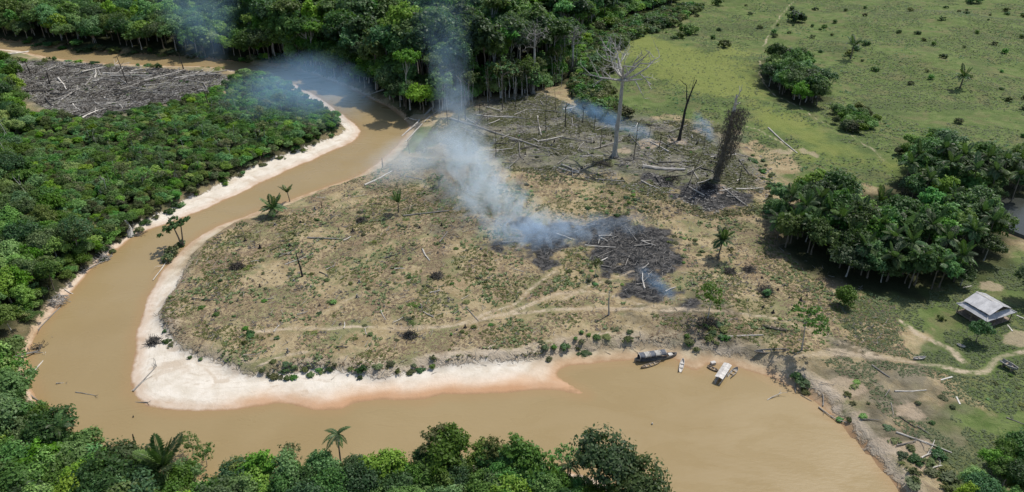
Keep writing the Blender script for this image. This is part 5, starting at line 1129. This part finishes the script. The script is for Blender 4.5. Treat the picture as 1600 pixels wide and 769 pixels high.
def sticks(name, n, pl, L, m, label, seed):
    rg = random.Random(seed); w = poly(pl); x0, y0 = w.min(0); x1, y1 = w.max(0); mb = MB(); c = 0
    V = []; F = []
    while c < n:
        x, y = rg.uniform(x0, x1), rg.uniform(y0, y1)
        if not inside(w, np.array([x]), np.array([y]))[0]: continue
        a = rg.uniform(0, 3.14); l = L * rg.uniform(.4, 1.3); z = hz(x, y) + rg.uniform(.02, .35); e = Vector((math.cos(a), math.sin(a), rg.uniform(-.05, .25))) * l
        mb.tube([Vector((x, y, z)), Vector((x, y, z)) + e], [.06, .03], 3, cap=False); c += 1
    o = mb.obj(name, m); o['kind'] = 'stuff'; o['label'] = label; o['category'] = 'twigs'; return o
sticks('fallen_twigs', 1000, clr, 2.4, 'twig_grey', 'fallen grey twigs strewn through the burnt clearing', 1)
sticks('fallen_dark_twigs', 700, clr, 2.4, 'twig_dark', 'dark charred twigs strewn through the burnt clearing', 2)
sticks('felled_twigs', 900, tl, 3.2, 'twig_grey', 'bleached twigs strewn through the felled clearing', 3)
sticks('felled_dark_twigs', 900, tl, 3.0, 'twig_dark', 'dark branches strewn through the felled clearing', 4)
sticks('burnt_twigs', 500, [(790, 380), (830, 350), (1000, 352), (1050, 400), (1050, 465), (1000, 465), (940, 412)], 1.6, 'log_grey', 'ashy twigs on the black burnt strip', 5)

# ------------------------------------------------------------------ smoke of the smouldering fires
def smoke(name, ax, pts, col, label, nscale, lo=.42, hi=.66, stretch=(1, 1, 1), aniso=0.0, col2=None):
    """a body of smoke round a spine: pts = (x, y, z, half width 1, half width 2, density), monotonic along axis ax"""
    o1, o2 = [k for k in range(3) if k != ax]
    pts = sorted(pts, key=lambda q: q[ax]); A = catmull(pts, 4); A[:, 5] = np.maximum(A[:, 5], 0)
    keep = [0]
    for i in range(1, len(A)):
        if A[i, ax] > A[keep[-1], ax] + .3: keep.append(i)
    A = A[keep]; n = 16; V = []; F = []
    for q in A:
        for k in range(n):
            a = 2 * math.pi * k / n; v = [0, 0, 0]; v[ax] = q[ax]; v[o1] = q[o1] + q[3] * math.cos(a) * 1.04; v[o2] = q[o2] + q[4] * math.sin(a) * 1.04; V.append(v)
    m_ = len(A)
    F = [(i * n + k, i * n + (k + 1) % n, (i + 1) * n + (k + 1) % n, (i + 1) * n + k) for i in range(m_ - 1) for k in range(n)] + [tuple(range(n))[::-1], tuple((m_ - 1) * n + k for k in range(n))]
    if ax == 1: F = [f[::-1] for f in F]
    m, nd, l = mat(name); b = NB(m); nd.remove(nd['Principled BSDF'])
    p = b.pos(); sx = nd.new('ShaderNodeSeparateXYZ'); l.new(p, sx.inputs[0])
    c0, c1 = A[0, ax], A[-1, ax]
    t = b.math('DIVIDE', b.math('SUBTRACT', sx.outputs[ax], c0), c1 - c0, None, True)
    def curve(vals):
        a_, z_ = float(vals.min()), float(vals.max()); z_ = max(z_, a_ + 1e-4)
        k = nd.new('ShaderNodeFloatCurve'); cu = k.mapping.curves[0]; k.mapping.use_clip = False
        T = (A[:, ax] - c0) / (c1 - c0); Y_ = (vals - a_) / (z_ - a_)
        idx = np.unique(np.linspace(0, len(T) - 1, min(14, len(T))).astype(int))
        cu.points[0].location = (0, Y_[0]); cu.points[-1].location = (1, Y_[-1])
        for i in idx[1:-1]: cu.points.new(float(T[i]), float(Y_[i]))
        for q in cu.points: q.handle_type = 'AUTO_CLAMPED'
        k.mapping.update(); l.new(t, k.inputs['Value'])
        return b.math('ADD', b.math('MULTIPLY', k.outputs[0], z_ - a_), a_)
    d1 = b.math('DIVIDE', b.math('SUBTRACT', sx.outputs[o1], curve(A[:, o1])), curve(A[:, 3])); d2 = b.math('DIVIDE', b.math('SUBTRACT', sx.outputs[o2], curve(A[:, o2])), curve(A[:, 4]))
    f = b.math('SUBTRACT', 1.0, b.math('ADD', b.math('MULTIPLY', d1, d1), b.math('MULTIPLY', d2, d2)), None, True)
    mp = nd.new('ShaderNodeMapping'); mp.inputs['Scale'].default_value = stretch; l.new(p, mp.inputs[0])
    nz = b.step(b.math('ADD', b.noise(mp.outputs[0], nscale, 6, .62, 1.6), b.math('MULTIPLY', b.math('SUBTRACT', f, .5), .22)), lo, hi)
    den = b.math('MULTIPLY', b.math('MULTIPLY', f, nz), curve(A[:, 5]))
    v = nd.new('ShaderNodeVolumePrincipled'); v.inputs['Color'].default_value = (*col, 1); v.inputs['Anisotropy'].default_value = aniso
    if col2: l.new(b.mix(b.step(t, .15, .75), col, col2), v.inputs['Color'])
    l.new(den, v.inputs['Density']); l.new(v.outputs[0], nd['Material Output'].inputs['Volume'])
    ext = np.ptp(np.array(V), axis=0); diag = float(np.linalg.norm(ext))
    m.cycles.volume_step_rate = min(1.0, max(.02, (1.0 + .12 * float(A[:, 3].max()) / 2) / (diag / 10)))
    o = obj(name, mesh(name, V, F, m)); o['kind'] = 'stuff'; o['label'] = label; o['category'] = 'smoke'
    return o
def sy(L): return [(*PY(a, b, Y), r1, r2, d) for a, b, Y, r1, r2, d in L]
def sg(L): return [(*P(a, b, dz), r1, r2, d) for a, b, dz, r1, r2, d in L]
WH, BL = (.82, .92, 1.0), (.44, .70, 1.0)
smoke('smoke_plume', 1, sy([(905, 404, 165, 9, 3, 0), (862, 384, 172, 19, 4.5, .08), (812, 356, 180, 21, 6, .16), (766, 314, 190, 17, 7, .155), (742, 264, 203, 14, 7.5, .10), (722, 205, 221, 11, 8, .045), (706, 140, 245, 9, 8, .024), (697, 75, 270, 11, 10, .010), (690, 15, 298, 17, 14, .004), (690, -35, 325, 22, 16, 0)]), WH, 'blue-white smoke drifting up from the burning strip', .15, .44, .62, (1, 1, .8), 0.0, BL)
smoke('ground_smoke', 0, sg([(735, 368, 1.6, 5, 2.5, 0), (780, 372, 2.2, 9, 4, .10), (835, 374, 2.2, 12, 4, .13), (900, 366, 1.8, 11, 3.4, .09), (970, 358, 1.5, 8, 2.8, .06), (1035, 352, 1.2, 5, 2.2, 0)]), (.62, .80, 1.0), 'thin blue smoke hugging the burnt strip', .17, .47, .62)
smoke('drifting_smoke', 0, sg([(545, 282, 3, 8, 4, 0), (600, 270, 3.5, 22, 5, .045), (660, 256, 4, 30, 6, .065), (715, 255, 4, 30, 6, .06), (785, 290, 4, 12, 5, 0)]), WH, 'pale smoke spreading over the ground beside the river', .07, .38, .7)
smoke('clearing_smoke', 0, sg([(870, 180, 3, 5, 3, 0), (905, 185, 3.5, 10, 4.5, .07), (950, 200, 3.2, 10, 4, .06), (1000, 218, 3, 8, 3.5, .05), (1025, 224, 2, 4, 3, 0)]), BL, 'blue smoke behind the big bare tree', .13)
smoke('clearing_smoke', 0, sg([(1075, 200, 3, 3, 3, 0), (1092, 210, 4, 7, 5, .10), (1108, 222, 3.5, 7, 4.5, .10), (1122, 238, 2, 4, 3, 0)]), BL, 'blue smoke between forked snag and vine-draped trunk', .16)
smoke('river_smoke', 0, sg([(350, 175, 7, 15, 6, 0), (410, 170, 9, 30, 9, .018), (470, 172, 10, 38, 10, .028), (530, 178, 9, 36, 10, .024), (590, 190, 8, 20, 7, 0)]), BL, 'bluish smoke veil over the thicket and river bend', .035, .30, .7)
smoke('forest_smoke', 2, [(*PY(330, 88, 322)[:2], 4, 6, 6, 0), (*PY(322, 70, 318)[:2], 14, 11, 12, .010), (*PY(314, 45, 312)[:2], 24, 15, 14, .014), (*PY(305, 10, 306)[:2], 36, 19, 16, .013), (*PY(300, -30, 300)[:2], 50, 24, 18, 0)], BL, 'blue smoke column rising before the far left forest', .05, .34, .7)
smoke('ember_smoke', 0, sg([(990, 428, 1, 3, 2, 0), (1012, 442, 1.6, 5, 2.6, .09), (1038, 460, 1.6, 5, 2.6, .11), (1058, 470, 1, 3, 2, 0)]), BL, 'small wisp of blue smoke by the footpath', .3)

sticks('field_twigs', 1500, field, 1.5, 'twig_grey', 'dry grey twigs strewn over the peninsula field', 6)
sticks('field_dark_twigs', 900, field, 1.3, 'twig_dark', 'dark twigs strewn over the peninsula field', 7)
tufts('field_slash', 5000, field, .55, 'twig_dark', 'patches of dark dead slash on the peninsula field', 21, flat=.8, keep=lambda x, y, r: nclear(x, y) & (fbm(x + 510, y + 140, 5.0, 3) > .24))
tufts('field_regrowth', 9000, field, .6, 'leaf_weed', 'taller green regrowth patches on the peninsula field', 22, flat=.5, keep=lambda x, y, r: nclear(x, y) & (fbm(x + 810, y + 40, 6.0, 3) > .24))
